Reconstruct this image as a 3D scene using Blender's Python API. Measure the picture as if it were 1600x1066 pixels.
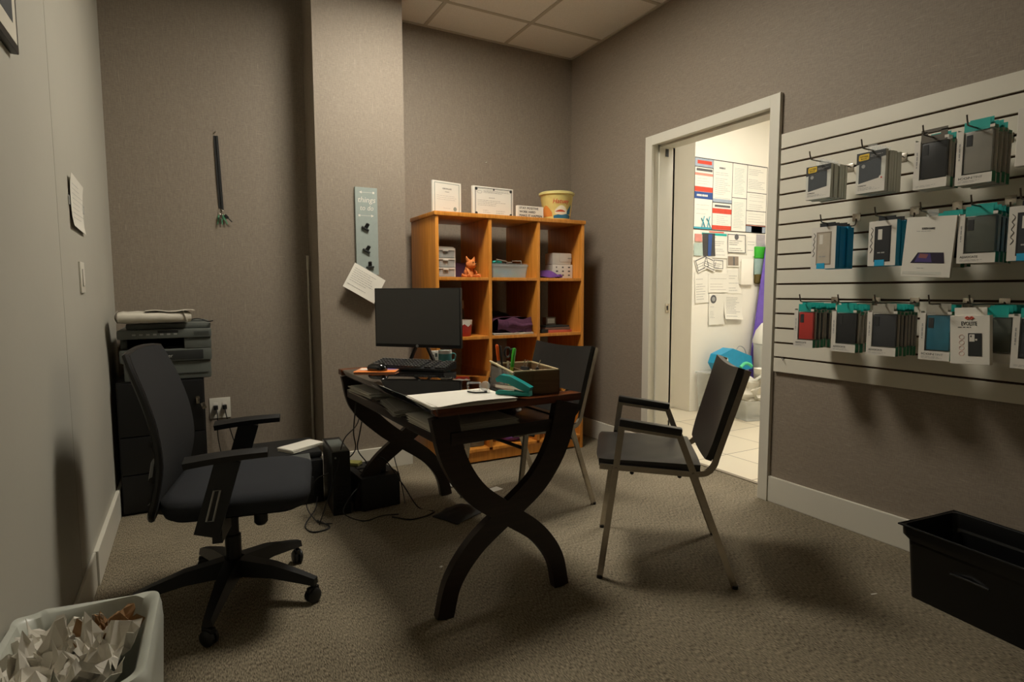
import bpy, bmesh, math, random
from math import sin, cos, pi, radians
from mathutils import Vector, Matrix, noise
random.seed(7)
SC = bpy.context.scene
COL = SC.collection
for o in list(bpy.data.objects): bpy.data.objects.remove(o, do_unlink=True)

# ------------------------------------------------------------------ camera
cam_d = bpy.data.cameras.new('camera'); cam = bpy.data.objects.new('camera', cam_d); COL.objects.link(cam)
cam_d.sensor_width = 36.0; cam_d.lens = 911.0 / 1600 * 36.0; cam_d.clip_start = 0.02
PITCH, ROLL, YAW = radians(-4.88), radians(-0.15), radians(28.82)
fw = Vector((sin(YAW)*cos(PITCH), cos(YAW)*cos(PITCH), sin(PITCH)))
r0 = Vector((cos(YAW), -sin(YAW), 0)); u0 = r0.cross(fw)
rt = cos(ROLL)*r0 + sin(ROLL)*u0; up = -sin(ROLL)*r0 + cos(ROLL)*u0
M = Matrix((rt, up, -fw)).transposed().to_4x4(); M.translation = Vector((0, 0, 1.132))
cam.matrix_world = M
SC.camera = cam
# ------------------------------------------------------------------ world, exposure
W = bpy.data.worlds.new('world'); SC.world = W; W.use_nodes = True
W.node_tree.nodes['Background'].inputs[0].default_value = (0.10, 0.09, 0.07, 1)
W.node_tree.nodes['Background'].inputs[1].default_value = 0.3
SC.view_settings.view_transform = 'Standard'; SC.view_settings.look = 'None'
SC.view_settings.gamma = 1.0; SC.view_settings.use_curve_mapping = False
SC.view_settings.exposure = -0.45
LAMP = (1.0, 0.93, 0.80); HALL_TINT = (1.0, 0.95, 0.86)                     # warm office tubes
LAMP_MAIN, LAMP_HALL = 74.0, 42.0
# ceiling lights: (name place, x0, x1, y0, y1, strength)
LIGHTS = [(0.90, 1.45, 2.345, 2.895, LAMP_MAIN)]
HALL_LIGHTS = [(3.05, 3.60, 2.45, 3.0, LAMP_HALL*.75), (4.05, 4.60, 2.35, 2.9, LAMP_HALL*1.35)]

# ------------------------------------------------------------------ colours and materials
def lin(h):
    h = h.lstrip('#'); c = [int(h[i:i+2], 16)/255 for i in (0, 2, 4)]
    return tuple((x/12.92 if x <= .04045 else ((x+.055)/1.055)**2.4) for x in c) + (1,)
MATS = {}
def mat(name, hexc, rough=.5, metal=0., var=.06, scale=30., bump=0., bscale=200., spec=.5, coat=0., trans=0., alpha=1., emit=None, es=0., stretch=None, ior=1.45):
    if name in MATS: return MATS[name]
    m = bpy.data.materials.new(name); m.use_nodes = True; nt = m.node_tree; N = nt.nodes; L = nt.links
    b = N['Principled BSDF']; base = lin(hexc)
    tc = N.new('ShaderNodeTexCoord'); mp = N.new('ShaderNodeMapping'); L.new(tc.outputs['Object'], mp.inputs[0])
    if stretch: mp.inputs['Scale'].default_value = stretch
    nz = N.new('ShaderNodeTexNoise'); nz.inputs['Scale'].default_value = scale; nz.inputs['Detail'].default_value = 4
    L.new(mp.outputs[0], nz.inputs['Vector'])
    cr = N.new('ShaderNodeValToRGB'); e = cr.color_ramp.elements
    e[0].position = .3; e[1].position = .7
    e[0].color = tuple(max(0, c*(1-var)) for c in base[:3]) + (1,)
    e[1].color = tuple(min(1, c*(1+var)) for c in base[:3]) + (1,)
    L.new(nz.outputs['Fac'], cr.inputs[0]); L.new(cr.outputs[0], b.inputs['Base Color'])
    b.inputs['Roughness'].default_value = rough; b.inputs['Metallic'].default_value = metal
    b.inputs['Specular IOR Level'].default_value = spec; b.inputs['Coat Weight'].default_value = coat
    b.inputs['Transmission Weight'].default_value = trans; b.inputs['Alpha'].default_value = alpha
    b.inputs['IOR'].default_value = ior
    if emit: b.inputs['Emission Color'].default_value = emit; b.inputs['Emission Strength'].default_value = es
    if bump:
        n2 = N.new('ShaderNodeTexNoise'); n2.inputs['Scale'].default_value = bscale; L.new(mp.outputs[0], n2.inputs['Vector'])
        bp = N.new('ShaderNodeBump'); bp.inputs['Strength'].default_value = bump; bp.inputs['Distance'].default_value = .002
        L.new(n2.outputs['Fac'], bp.inputs['Height']); L.new(bp.outputs[0], b.inputs['Normal'])
    MATS[name] = m; return m

def wallpaper():
    m = bpy.data.materials.new('woven_wallpaper'); m.use_nodes = True; nt = m.node_tree; N = nt.nodes; L = nt.links; b = N['Principled BSDF']
    tc = N.new('ShaderNodeTexCoord')
    def streak(scale, sc, lo, hi):
        mp = N.new('ShaderNodeMapping'); mp.inputs['Scale'].default_value = sc; L.new(tc.outputs['Object'], mp.inputs[0])
        nz = N.new('ShaderNodeTexNoise'); nz.inputs['Scale'].default_value = scale; nz.inputs['Detail'].default_value = 2; L.new(mp.outputs[0], nz.inputs['Vector'])
        r = N.new('ShaderNodeMapRange'); r.inputs[1].default_value = lo; r.inputs[2].default_value = hi; L.new(nz.outputs['Fac'], r.inputs[0]); return r.outputs[0]
    v = streak(1, (420, 420, 42), .35, .75); h = streak(1, (42, 42, 420), .35, .75)
    vb = streak(1, (210, 210, 11), .66, .85); hb = streak(1, (11, 11, 210), .66, .85)
    def math_(op, a, c):
        n = N.new('ShaderNodeMath'); n.operation = op
        for i, q in enumerate((a, c)):
            if isinstance(q, (int, float)): n.inputs[i].default_value = q
            else: L.new(q, n.inputs[i])
        return n.outputs[0]
    base = math_('MULTIPLY', math_('ADD', v, h), .5)
    thr = math_('MAXIMUM', vb, hb)
    fac = math_('ADD', math_('MULTIPLY', base, .5), math_('MULTIPLY', thr, .55))
    cr = N.new('ShaderNodeValToRGB'); e = cr.color_ramp.elements
    e[0].position = 0; e[0].color = lin('#807568'); e[1].position = .9; e[1].color = lin('#b2a593')
    L.new(fac, cr.inputs[0]); L.new(cr.outputs[0], b.inputs['Base Color']); b.inputs['Roughness'].default_value = .62
    b.inputs['Specular IOR Level'].default_value = .35
    bp = N.new('ShaderNodeBump'); bp.inputs['Strength'].default_value = .12; bp.inputs['Distance'].default_value = .001
    L.new(fac, bp.inputs['Height']); L.new(bp.outputs[0], b.inputs['Normal'])
    return m
def carpet():
    m = bpy.data.materials.new('loop_carpet'); m.use_nodes = True; nt = m.node_tree; N = nt.nodes; L = nt.links; b = N['Principled BSDF']
    tc = N.new('ShaderNodeTexCoord'); mp = N.new('ShaderNodeMapping'); mp.inputs['Scale'].default_value = (300, 70, 1)
    L.new(tc.outputs['Object'], mp.inputs[0])
    nz = N.new('ShaderNodeTexNoise'); nz.inputs['Scale'].default_value = 1; nz.inputs['Detail'].default_value = 3; L.new(mp.outputs[0], nz.inputs['Vector'])
    n2 = N.new('ShaderNodeTexNoise'); n2.inputs['Scale'].default_value = 2.2; n2.inputs['Detail'].default_value = 5; L.new(tc.outputs['Object'], n2.inputs['Vector'])
    ma = N.new('ShaderNodeMath'); ma.operation = 'MULTIPLY_ADD'; ma.inputs[1].default_value = .25; L.new(n2.outputs['Fac'], ma.inputs[0]); L.new(nz.outputs['Fac'], ma.inputs[2])
    cr = N.new('ShaderNodeValToRGB'); e = cr.color_ramp.elements
    e[0].position = .42; e[0].color = lin('#463f34'); e[1].position = .82; e[1].color = lin('#9d927c')
    L.new(ma.outputs[0], cr.inputs[0]); L.new(cr.outputs[0], b.inputs['Base Color']); b.inputs['Roughness'].default_value = .95; b.inputs['Specular IOR Level'].default_value = .1
    bp = N.new('ShaderNodeBump'); bp.inputs['Strength'].default_value = .7; bp.inputs['Distance'].default_value = .004
    L.new(nz.outputs['Fac'], bp.inputs['Height']); L.new(bp.outputs[0], b.inputs['Normal'])
    return m
def wood(name, a, c, rough=.4, vertical=True, sc=1.):
    m = bpy.data.materials.new(name); m.use_nodes = True; nt = m.node_tree; N = nt.nodes; L = nt.links; b = N['Principled BSDF']
    tc = N.new('ShaderNodeTexCoord'); mp = N.new('ShaderNodeMapping')
    mp.inputs['Scale'].default_value = (60*sc, 60*sc, 3*sc) if vertical else (3*sc, 60*sc, 60*sc)
    L.new(tc.outputs['Object'], mp.inputs[0])
    nz = N.new('ShaderNodeTexNoise'); nz.inputs['Scale'].default_value = 1; nz.inputs['Detail'].default_value = 5; nz.inputs['Distortion'].default_value = .6; L.new(mp.outputs[0], nz.inputs['Vector'])
    cr = N.new('ShaderNodeValToRGB'); e = cr.color_ramp.elements
    e[0].position = .35; e[0].color = lin(a); e[1].position = .7; e[1].color = lin(c)
    L.new(nz.outputs['Fac'], cr.inputs[0]); L.new(cr.outputs[0], b.inputs['Base Color']); b.inputs['Roughness'].default_value = rough
    return m
def tilefloor():
    m = bpy.data.materials.new('floor_tiles'); m.use_nodes = True; nt = m.node_tree; N = nt.nodes; L = nt.links; b = N['Principled BSDF']
    tc = N.new('ShaderNodeTexCoord'); mp = N.new('ShaderNodeMapping'); mp.inputs['Rotation'].default_value = (0, 0, 0)
    L.new(tc.outputs['Object'], mp.inputs[0])
    br = N.new('ShaderNodeTexBrick'); br.offset = 0; br.inputs['Scale'].default_value = 1
    br.inputs['Brick Width'].default_value = .46; br.inputs['Row Height'].default_value = .46; br.inputs['Mortar Size'].default_value = .004
    br.inputs['Color1'].default_value = lin('#d8ceb8'); br.inputs['Color2'].default_value = lin('#cfc4ac'); br.inputs['Mortar'].default_value = lin('#7d725f')
    L.new(mp.outputs[0], br.inputs['Vector']); L.new(br.outputs[0], b.inputs['Base Color']); b.inputs['Roughness'].default_value = .35
    return m

m_wallp = wallpaper(); m_carpet = carpet(); m_tile = tilefloor()
m_paint = mat('grey_wall_paint', '#b3b0a4', .55, var=.02, scale=3, bump=.15, bscale=90)
m_white = mat('white_trim_paint', '#d6d2c4', .4, var=.015, scale=4)
m_hall = mat('hall_white_paint', '#e6e1d4', .7, var=.015, scale=3)
m_ceil = mat('ceiling_tile', '#f0ede6', .85, var=.05, scale=160, bump=.5, bscale=250)
m_tbar = mat('ceiling_grid', '#c4bdaf', .5, var=.02)
m_slat = mat('slatwall_white', '#d9d4c4', .38, var=.015, scale=5)
m_groove = mat('slat_groove_brown', '#4c3724', .8, var=.1)
m_book = wood('honey_maple', '#c17a2a', '#dc9440', .38)
m_blackp = mat('black_plastic', '#161616', .42, var=.1, scale=40)
m_blackm = mat('black_matte', '#1b1b1a', .6, var=.12, scale=60, bump=.2)
m_deskw = wood('dark_espresso_wood', '#1f1512', '#2b1d18', .3, False)
m_deskb = wood('brown_gloss_border', '#4a2513', '#6e3a1c', .22, False)
m_glass = mat('black_glass', '#060607', .02, var=.02, spec=.9, coat=1.)
m_chrome = mat('satin_steel', '#b9b2a6', .26, metal=1., var=.05, scale=60)
m_vinyl = mat('black_vinyl', '#2b2a28', .33, var=.08, scale=25, bump=.12, bscale=400)
m_fabric = mat('black_seat_fabric', '#24262a', .9, var=.25, scale=500, bump=.6, bscale=900)
m_mesh = mat('black_mesh_back', '#1c1d1f', .85, var=.35, scale=700, bump=.5, bscale=900)
m_greyp = mat('grey_printer_plastic', '#5a5e59', .5, var=.04)
m_greyd = mat('dark_grey_plastic', '#2a2c2b', .5, var=.05)
m_paper = mat('white_paper', '#ddd9cd', .8, var=.02, scale=10)
m_paper2 = mat('off_white_paper', '#d2ccbc', .85, var=.03, scale=12)
m_ink = mat('grey_print', '#5a5a5a', .8)
m_inkl = mat('light_grey_print', '#9a9a96', .8)
m_black = mat('black_print', '#141414', .6)
m_teal = mat('teal_card', '#1aa398', .5, var=.04)
m_green = mat('green_card', '#1a7a54', .5)
m_blue = mat('cyan_card', '#1c9cc8', .5, var=.03)
m_red = mat('red_case', '#c23227', .4)
m_redp = mat('red_print', '#c8442f', .6)
m_navy = mat('navy_print', '#2a4a86', .6)
m_yellow = mat('yellow_logo', '#d8b425', .5)
m_carton = mat('white_carton', '#d5d0c5', .5, var=.02)
m_silverc = mat('silver_carton', '#cdcdc2', .45, var=.03)
m_darkcase = mat('dark_phone_case', '#2d3033', .45, var=.12)
m_greycase = mat('slate_phone_case', '#3d4245', .5, var=.08)
m_clear = mat('clear_plastic', '#dfe3e0', .12, var=.01, trans=0., alpha=.22, spec=.8); m_film = mat('clear_window_film', '#8a8d8a', .2, var=.01, alpha=.05, spec=.5)
m_frost = mat('frosted_plastic', '#d4d6d2', .35, var=.02, alpha=.36)
m_purple = mat('purple_cloth', '#6a3f86', .8, var=.12, scale=40, bump=.3, bscale=80)
m_plum = mat('plum_blanket', '#573048', .95, var=.15, scale=60, bump=.5, bscale=200)
m_orange = mat('orange_plush', '#d58143', .9, var=.1, scale=90, bump=.5, bscale=300)

# ------------------------------------------------------------------ mesh builder
class MB:
    def __init__(s): s.v = []; s.f = []; s.m = []
    def add(s, verts, faces, m=0, T=None):
        n = len(s.v)
        s.v += [tuple(T @ Vector(p)) if T else tuple(p) for p in verts]
        for k, f in enumerate(faces):
            s.f.append(tuple(n+i for i in f)); s.m.append(m[k] if isinstance(m, list) else m)
        return s
    def box(s, a, b, m=0, bev=0., T=None, seg=2):
        x0, y0, z0 = a; x1, y1, z1 = b
        V = [(x0,y0,z0),(x1,y0,z0),(x1,y1,z0),(x0,y1,z0),(x0,y0,z1),(x1,y0,z1),(x1,y1,z1),(x0,y1,z1)]
        F = [(3,2,1,0),(4,5,6,7),(0,1,5,4),(1,2,6,5),(2,3,7,6),(3,0,4,7)]
        if bev:
            bm = bmesh.new(); vs = [bm.verts.new(p) for p in V]; [bm.faces.new([vs[i] for i in f]) for f in F]
            bmesh.ops.bevel(bm, geom=bm.edges[:], offset=bev, segments=seg, profile=.6, affect='EDGES')
            bm.verts.index_update(); V = [tuple(v.co) for v in bm.verts]; F = [tuple(v.index for v in f.verts) for f in bm.faces]; bm.free()
        return s.add(V, F, m, T)
    def prism(s, poly, y0, y1, m=0, T=None):      # polygon in (x,z) extruded along y
        n = len(poly); V = [(x, y0, z) for x, z in poly] + [(x, y1, z) for x, z in poly]
        F = [tuple(range(n)), tuple(range(2*n-1, n-1, -1))] + [(i, i+n, (i+1) % n+n, (i+1) % n) for i in range(n)]
        return s.add(V, F, m, T)
    def ribbon(s, pts, ws, y0, y1, m=0, T=None):  # curved bar in the xz plane
        V = []; n = len(pts)
        for i, (x, z) in enumerate(pts):
            a = Vector(pts[max(0, i-1)]); b = Vector(pts[min(n-1, i+1)]); t = (b-a).normalized(); nn = Vector((-t.y, t.x)); w = ws[i]/2
            for sg, y in ((1, y0), (-1, y0), (-1, y1), (1, y1)): V.append((x+nn.x*w*sg, y, z+nn.y*w*sg))
        F = [(0,1,2,3), tuple(4*(n-1)+k for k in (3,2,1,0))]
        for i in range(n-1):
            for k in range(4): F.append((4*i+k, 4*(i+1)+k, 4*(i+1)+(k+1) % 4, 4*i+(k+1) % 4))
        return s.add(V, F, m, T)
    def tube(s, path, r, n=8, m=0, T=None, rect=None, closed=False, caps=True):
        P = [Vector(p) for p in path]; N = len(P); V = []; prev = None
        for i in range(N):
            a = P[i-1] if (i or closed) else P[i]; b = P[(i+1) % N] if (i < N-1 or closed) else P[i]
            t = (b-a).normalized()
            if prev is None:
                ref = Vector((0,0,1)) if abs(t.z) < .9 else Vector((1,0,0)); u = t.cross(ref).normalized()
            else: u = (prev - t*prev.dot(t)).normalized()
            prev = u; w = t.cross(u)
            rr = r[i] if isinstance(r, (list, tuple)) else r
            if rect:
                hx, hy = rect[0]/2, rect[1]/2
                for sx, sy in ((1,1),(-1,1),(-1,-1),(1,-1)): V.append(P[i]+u*hx*sx+w*hy*sy)
            else:
                for k in range(n): V.append(P[i]+(u*cos(2*pi*k/n)+w*sin(2*pi*k/n))*rr)
        q = 4 if rect else n; F = []
        for i in range(N if closed else N-1):
            j = (i+1) % N
            for k in range(q): F.append((q*i+k, q*i+(k+1) % q, q*j+(k+1) % q, q*j+k))
        if caps and not closed: F += [tuple(range(q-1, -1, -1)), tuple(q*(N-1)+k for k in range(q))]
        return s.add(V, F, m, T)
    def lathe(s, prof, n=24, m=0, T=None):        # prof: (r,z)
        V = []; F = []
        for r, z in prof:
            for k in range(n): V.append((r*cos(2*pi*k/n), r*sin(2*pi*k/n), z))
        for i in range(len(prof)-1):
            for k in range(n): F.append((n*i+k, n*i+(k+1) % n, n*(i+1)+(k+1) % n, n*(i+1)+k))
        F += [tuple(range(n-1, -1, -1)), tuple(n*(len(prof)-1)+k for k in range(n))]
        return s.add(V, F, m, T)
    def sheet(s, fn, nu, nv, t=0., m=0, T=None):  # fn(u,v)->point ; solid if t
        G = [[Vector(fn(i/nu, j/nv)) for j in range(nv+1)] for i in range(nu+1)]
        def nor(i, j):
            a = G[min(nu, i+1)][j]-G[max(0, i-1)][j]; b = G[i][min(nv, j+1)]-G[i][max(0, j-1)]; c = a.cross(b)
            return c.normalized() if c.length > 1e-9 else Vector((0,0,1))
        V = [G[i][j] for i in range(nu+1) for j in range(nv+1)]; w = nv+1
        F = [(i*w+j, (i+1)*w+j, (i+1)*w+j+1, i*w+j+1) for i in range(nu) for j in range(nv)]
        if t:
            K = len(V); V += [G[i][j]-nor(i, j)*t for i in range(nu+1) for j in range(nv+1)]
            F += [tuple(K+q for q in reversed(f)) for f in F[:]]
            ring = [i*w for i in range(nu)] + [nu*w+j for j in range(nv)] + [i*w+nv for i in range(nu, 0, -1)] + [j for j in range(nv, 0, -1)]
            for a, b in zip(ring, ring[1:]+ring[:1]): F.append((b, a, a+K, b+K))
        return s.add(V, F, m, T)
    def rrect(s, sections, n=5, m=0, T=None, cap0=True, cap1=True, wob=None):  # loft of rounded rects (cx,cy,z,hx,hy,r)
        V = []; Q = 4*(n+1)
        for si, (cx, cy, z, hx, hy, r) in enumerate(sections):
            for c, (sx, sy) in enumerate(((1,1),(-1,1),(-1,-1),(1,-1))):
                for k in range(n+1):
                    a = pi/2*(c+k/n); p = Vector((cx+sx*(hx-r)+r*cos(a), cy+sy*(hy-r)+r*sin(a), z))
                    V.append(wob(p, si) if wob else p)
        F = []
        for i in range(len(sections)-1):
            for k in range(Q): F.append((Q*i+k, Q*i+(k+1) % Q, Q*(i+1)+(k+1) % Q, Q*(i+1)+k))
        if cap0: F.append(tuple(range(Q-1, -1, -1)))
        if cap1: F.append(tuple(Q*(len(sections)-1)+k for k in range(Q)))
        return s.add(V, F, m, T)
    def text(s, txt, size, x, z, y=0., m=0, T=None, align='LEFT', ext=.0004, shear=0., width=None):  # lettering in the xz plane facing -y
        c = bpy.data.curves.new('t', 'FONT'); c.body = txt; c.size = size; c.extrude = ext; c.align_x = align; c.shear = shear; c.resolution_u = 2
        o = bpy.data.objects.new('t', c); COL.objects.link(o); dg = bpy.context.evaluated_depsgraph_get()
        me = bpy.data.meshes.new_from_object(o.evaluated_get(dg))
        V = [v.co.copy() for v in me.vertices]; F = [tuple(p.vertices) for p in me.polygons]
        bpy.data.objects.remove(o, do_unlink=True); bpy.data.meshes.remove(me); bpy.data.curves.remove(c)
        k = 1.
        if width and V:
            xs = [v.x for v in V]; k = width/(max(xs)-min(xs))
        V = [(x+v.x*k, y-v.z, z+v.y) for v in V]
        return s.add(V, F, m, T)
    def lines(s, x0, x1, z0, z1, n, y, m, T=None, th=.0012, seed=1, gap=.15):   # rows of fine print
        R = random.Random(seed)
        for i in range(n):
            z = z1-(z1-z0)*(i+.5)/n
            if R.random() < gap: continue
            x = x0; e = x0+(x1-x0)*R.uniform(.55, 1)
            while x < e-.002:
                w = min(R.uniform(.006, .022), e-x); s.add([(x, y, z-th/2), (x+w, y, z-th/2), (x+w, y, z+th/2), (x, y, z+th/2)], [(0,1,2,3)], m, T); x += w+.003
        return s
    def build(s, name, mats, parent=None, label=None, smooth=40, loc=None, rz=None):
        me = bpy.data.meshes.new(name); me.from_pydata([tuple(p) for p in s.v], [], s.f)
        for q in (mats if isinstance(mats, (list, tuple)) else [mats]): me.materials.append(q)
        for p, k in zip(me.polygons, s.m): p.material_index = k; p.use_smooth = bool(smooth)
        me.update()
        if smooth: me.set_sharp_from_angle(angle=radians(smooth))
        o = bpy.data.objects.new(name, me); COL.objects.link(o)
        if parent: o.parent = parent
        if label: o['label'] = label
        if loc is not None: o.location = loc
        if rz is not None: o.rotation_euler = (0, 0, rz)
        return o
def thing(name, label, cat, loc=(0,0,0), rz=0., group=None):
    o = bpy.data.objects.new(name, None); COL.objects.link(o); o.empty_display_size = .1
    o.location = loc; o.rotation_euler = (0, 0, rz); return tag(o, label, cat, group)
def tag(o, label, cat, group=None, kind=None):
    o['label'] = label; o['category'] = cat
    if group: o['group'] = group
    if kind: o['kind'] = kind
    return o
def struct(name, mb, mats, parent=None, smooth=0):
    o = mb.build(name, mats, parent, smooth=smooth)
    if not parent: o['kind'] = 'structure'
    return o
def kids(o): return [c for c in bpy.data.objects if c.parent == o]
def dup(root, loc, rz, label, group=None):
    r = root.copy(); COL.objects.link(r); r.location = loc; r.rotation_euler = (0, 0, rz); r['label'] = label
    if group: r['group'] = group
    for ch in kids(root):
        c = ch.copy(); COL.objects.link(c); c.parent = r
        for g in kids(ch):
            d = g.copy(); COL.objects.link(d); d.parent = c
    return r
def Tr(x=0, y=0, z=0, rz=0, rx=0, ry=0):
    return Matrix.Translation((x, y, z)) @ Matrix.Rotation(rz, 4, 'Z') @ Matrix.Rotation(ry, 4, 'Y') @ Matrix.Rotation(rx, 4, 'X')
def bez(p, n=12):     # Catmull-Rom through points
    P = [Vector(q) for q in p]; P = [P[0]*2-P[1]] + P + [P[-1]*2-P[-2]]; out = []
    for i in range(1, len(P)-2):
        for k in range(n):
            t = k/n; a, b, c, d = P[i-1:i+3]
            out.append(.5*((2*b)+(c-a)*t+(2*a-5*b+4*c-d)*t*t+(3*b-a-3*c+d)*t**3))
    out.append(P[-2]); return out

# ================================================================== THE ROOM
XL, XR, YB, ZC, YF = -.37, 2.70, 3.925, 2.94, -1.40
struct('floor', MB().box((XL-.1, YF-.1, -.05), (2.875, YB+.1, 0)), [m_carpet])
struct('floor_hall', MB().box((2.875, .6, -.05), (5.45, 6.1, -.002)), [m_tile])
struct('wall_left', MB().box((XL-.12, YF-.1, 0), (XL, YB+.12, ZC)).box((XL, 2.425, .14), (XL+.0006, 2.428, ZC)), [m_paint])
struct('wall_back', MB().box((XL, YB, 0), (XR+.18, YB+.12, ZC)), [m_wallp])
struct('wall_front', MB().box((XL, YF-.12, 0), (XR+.18, YF, ZC)), [m_wallp])
struct('wall_column', MB().box((.680, 3.622, 0), (1.222, YB, ZC)), [m_wallp])
mb = MB().box((XR, YF, 0), (XR+.175, 2.055, ZC)).box((XR, 2.995, 0), (XR+.175, YB, ZC)).box((XR, 2.055, 2.105), (XR+.175, 2.995, ZC))
struct('wall_right', mb, [m_wallp])
mb = MB().box((XL, YF, ZC), (XR, YB, ZC+.05), 0)
for x in (.26, .87, 1.48, 2.10): mb.box((x-.012, YF, ZC-.004), (x+.012, YB, ZC+.01), 1)
for k in range(9):
    y = 3.535-.61*k
    if y > YF: mb.box((XL, y-.012, ZC-.0045), (XR, y+.012, ZC+.01), 1)
for a, b in (((XL, YB-.02), (XR, YB)), ((XR-.02, YF), (XR, YB)), ((XL, YF), (XL+.02, YB))): mb.box((a[0], a[1], ZC-.006), (b[0], b[1], ZC+.01), 1)
struct('ceiling', mb, [m_ceil, m_tbar])
def bb(name, a, b):
    (x0, y0), (x1, y1) = a, b; struct(name, MB().box((x0, y0, 0), (x1, y1, .138), 0, .003), [m_white])
bb('baseboard_left', (XL, 2.672), (XL+.018, YB))
bb('baseboard_left_front', (XL, YF), (XL+.010, 2.668))
bb('baseboard_back', (XL+.018, YB-.016), (.680, YB))
bb('baseboard_back_right', (1.222, YB-.016), (XR-.016, YB))
bb('baseboard_column', (.664, 3.606), (1.238, 3.622))
bb('baseboard_column_side', (.664, 3.622), (.680, YB-.016))
bb('baseboard_column_far_side', (1.222, 3.622), (1.238, YB-.016))
bb('baseboard_right', (XR-.016, YF), (XR, 2.022))
bb('baseboard_right_corner', (XR-.016, 3.036), (XR, YB-.016))
# door casing and lining
mb = MB()
mb.box((XR-.020, 2.024, 0), (XR, 2.084, 2.140), 0, .002).box((XR-.020, 2.972, 0), (XR, 3.034, 2.140), 0, .002).box((XR-.020, 2.084, 2.078), (XR, 2.972, 2.140), 0, .002)
for y0, y1 in ((2.055, 2.078), (2.978, 2.995)): mb.box((XR, y0, 0), (XR+.19, y1, 2.098))
mb.box((XR, 2.055, 2.085), (XR+.19, 2.995, 2.105))
mb.box((XR+.045, 2.078, 0), (XR+.085, 2.090, 2.085)).box((XR+.045, 2.966, 0), (XR+.085, 2.978, 2.085)).box((XR+.045, 2.078, 2.072), (XR+.085, 2.978, 2.085))
mb.box((XR-.023, 2.024, 0), (XR-.020, 2.030, 2.14)).box((XR+.175, 1.995, 0), (XR+.19, 2.078, 2.16)).box((XR+.175, 2.978, 0), (XR+.19, 3.06, 2.16)).box((XR+.175, 2.078, 2.098), (XR+.19, 2.978, 2.16))
dr = struct('trim_1', mb, [m_white])
MB().box((XR+.13, 2.9755, .985), (XR+.165, 2.9785, 1.045), 0, .001).box((XR+.14, 2.974, 1.0), (XR+.152, 2.977, 1.03), 1).build('strike_plate', [m_chrome, m_black], dr, label='steel strike plate')
MB().box((XR+.105, 2.974, 2.02), (XR+.13, 2.980, 2.07), 0).build('hinge_mark', [m_greyd], dr)
struct('trim_2', MB().box((2.862, 2.078, 0), (2.892, 2.978, .006), 0, .002), [mat('grey_threshold', '#857a68', .6)])
# hall beyond the door
struct('wall_hall_back', MB().box((4.07, 3.94, 0), (5.45, 4.06, ZC)), [m_hall])
struct('wall_hall_corner', MB().box((4.07, 4.06, 0), (4.19, 6.1, ZC)), [m_hall])
struct('wall_hall_far', MB().box((2.875, 6.0, 0), (4.07, 6.1, ZC)), [m_hall])
struct('wall_hall_right', MB().box((5.35, .6, 0), (5.45, 3.94, ZC)), [m_hall])
struct('wall_hall_front', MB().box((2.875, .5, 0), (5.45, .6, ZC)), [m_hall])
struct('wall_hall_left', MB().box((2.875, .6, 0), (2.885, 1.99, ZC)).box((2.875, 3.065, 0), (2.885, 6.0, ZC)).box((2.875, 1.99, 2.165), (2.885, 3.065, ZC)), [m_hall])
struct('ceiling_hall', MB().box((2.875, .6, ZC), (5.45, 6.0, ZC+.05)), [m_ceil])
# ceiling lights (out of frame overhead)
def troffer(x0, x1, y0, y1, st, label, tint=LAMP):
    t = thing('ceiling_light', label, 'ceiling light', ((x0+x1)/2, (y0+y1)/2, ZC))
    hx, hy = (x1-x0)/2, (y1-y0)/2
    mb = MB()
    for a, b in (((-hx-.02, -hy-.02), (hx+.02, -hy)), ((-hx-.02, hy), (hx+.02, hy+.02)), ((-hx-.02, -hy), (-hx, hy)), ((hx, -hy), (hx+.02, hy))):
        mb.box((a[0], a[1], -.02), (b[0], b[1], -.0048))
    mb.build('frame', m_white, t, smooth=0)
    m = bpy.data.materials.new('lit_diffuser'); m.use_nodes = True; b = m.node_tree.nodes['Principled BSDF']
    b.inputs['Base Color'].default_value = (.8, .8, .8, 1); b.inputs['Emission Color'].default_value = tint+(1,); b.inputs['Emission Strength'].default_value = st
    MB().box((-hx, -hy, -.014), (hx, hy, -.0048)).build('diffuser', m, t, smooth=0)
for l in LIGHTS: troffer(*l, 'lit ceiling troffer over the desk')
for k, l in enumerate(HALL_LIGHTS): troffer(*l, ('lit ceiling troffer just inside the tiled hall', 'lit ceiling troffer deeper in the tiled hall')[k], HALL_TINT)

# ================================================================== DESK
DB = (.97, 2.40)
desk = thing('computer_desk', 'dark desk with black glass top and crossed curved legs', 'desk', (DB[0], DB[1], 0))
L0 = Matrix.Translation((-DB[0], -DB[1], 0)); TR = Matrix.Rotation(radians(2.86), 4, 'Z')
MB().box((-.298, -.545, .722), (.298, .545, .744), 0, .004, TR).build('glass_top', m_glass, desk, label='black glossy glass top panel')
for s in (-1, 1):
    MB().box((-.30, .545*s if s > 0 else -.605, .716), (.30, .605 if s > 0 else -.545, .744), 0, .003, TR).build('end_border', m_deskb, desk, label='reddish brown glossy end board')
for s in (-1, 1):
    MB().box((.262*s-.012, -.545, .706), (.262*s+.012, .545, .7215), 0, .003, TR).build('top_rail', m_deskw, desk)
    MB().box((.262*s-.014, -.565, .606), (.262*s+.014, .545, .646), 0, .003, TR).build('shelf_rail', m_deskw, desk)
MB().box((-.245, -.585, .622), (.245, .55, .640), 0, .002, TR).box((-.25, -.60, .612), (.25, -.585, .655), 0, .002, TR).box((-.25, .55, .612), (.25, .565, .655), 0, .002, TR).build('shelf', m_deskw, desk)
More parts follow.
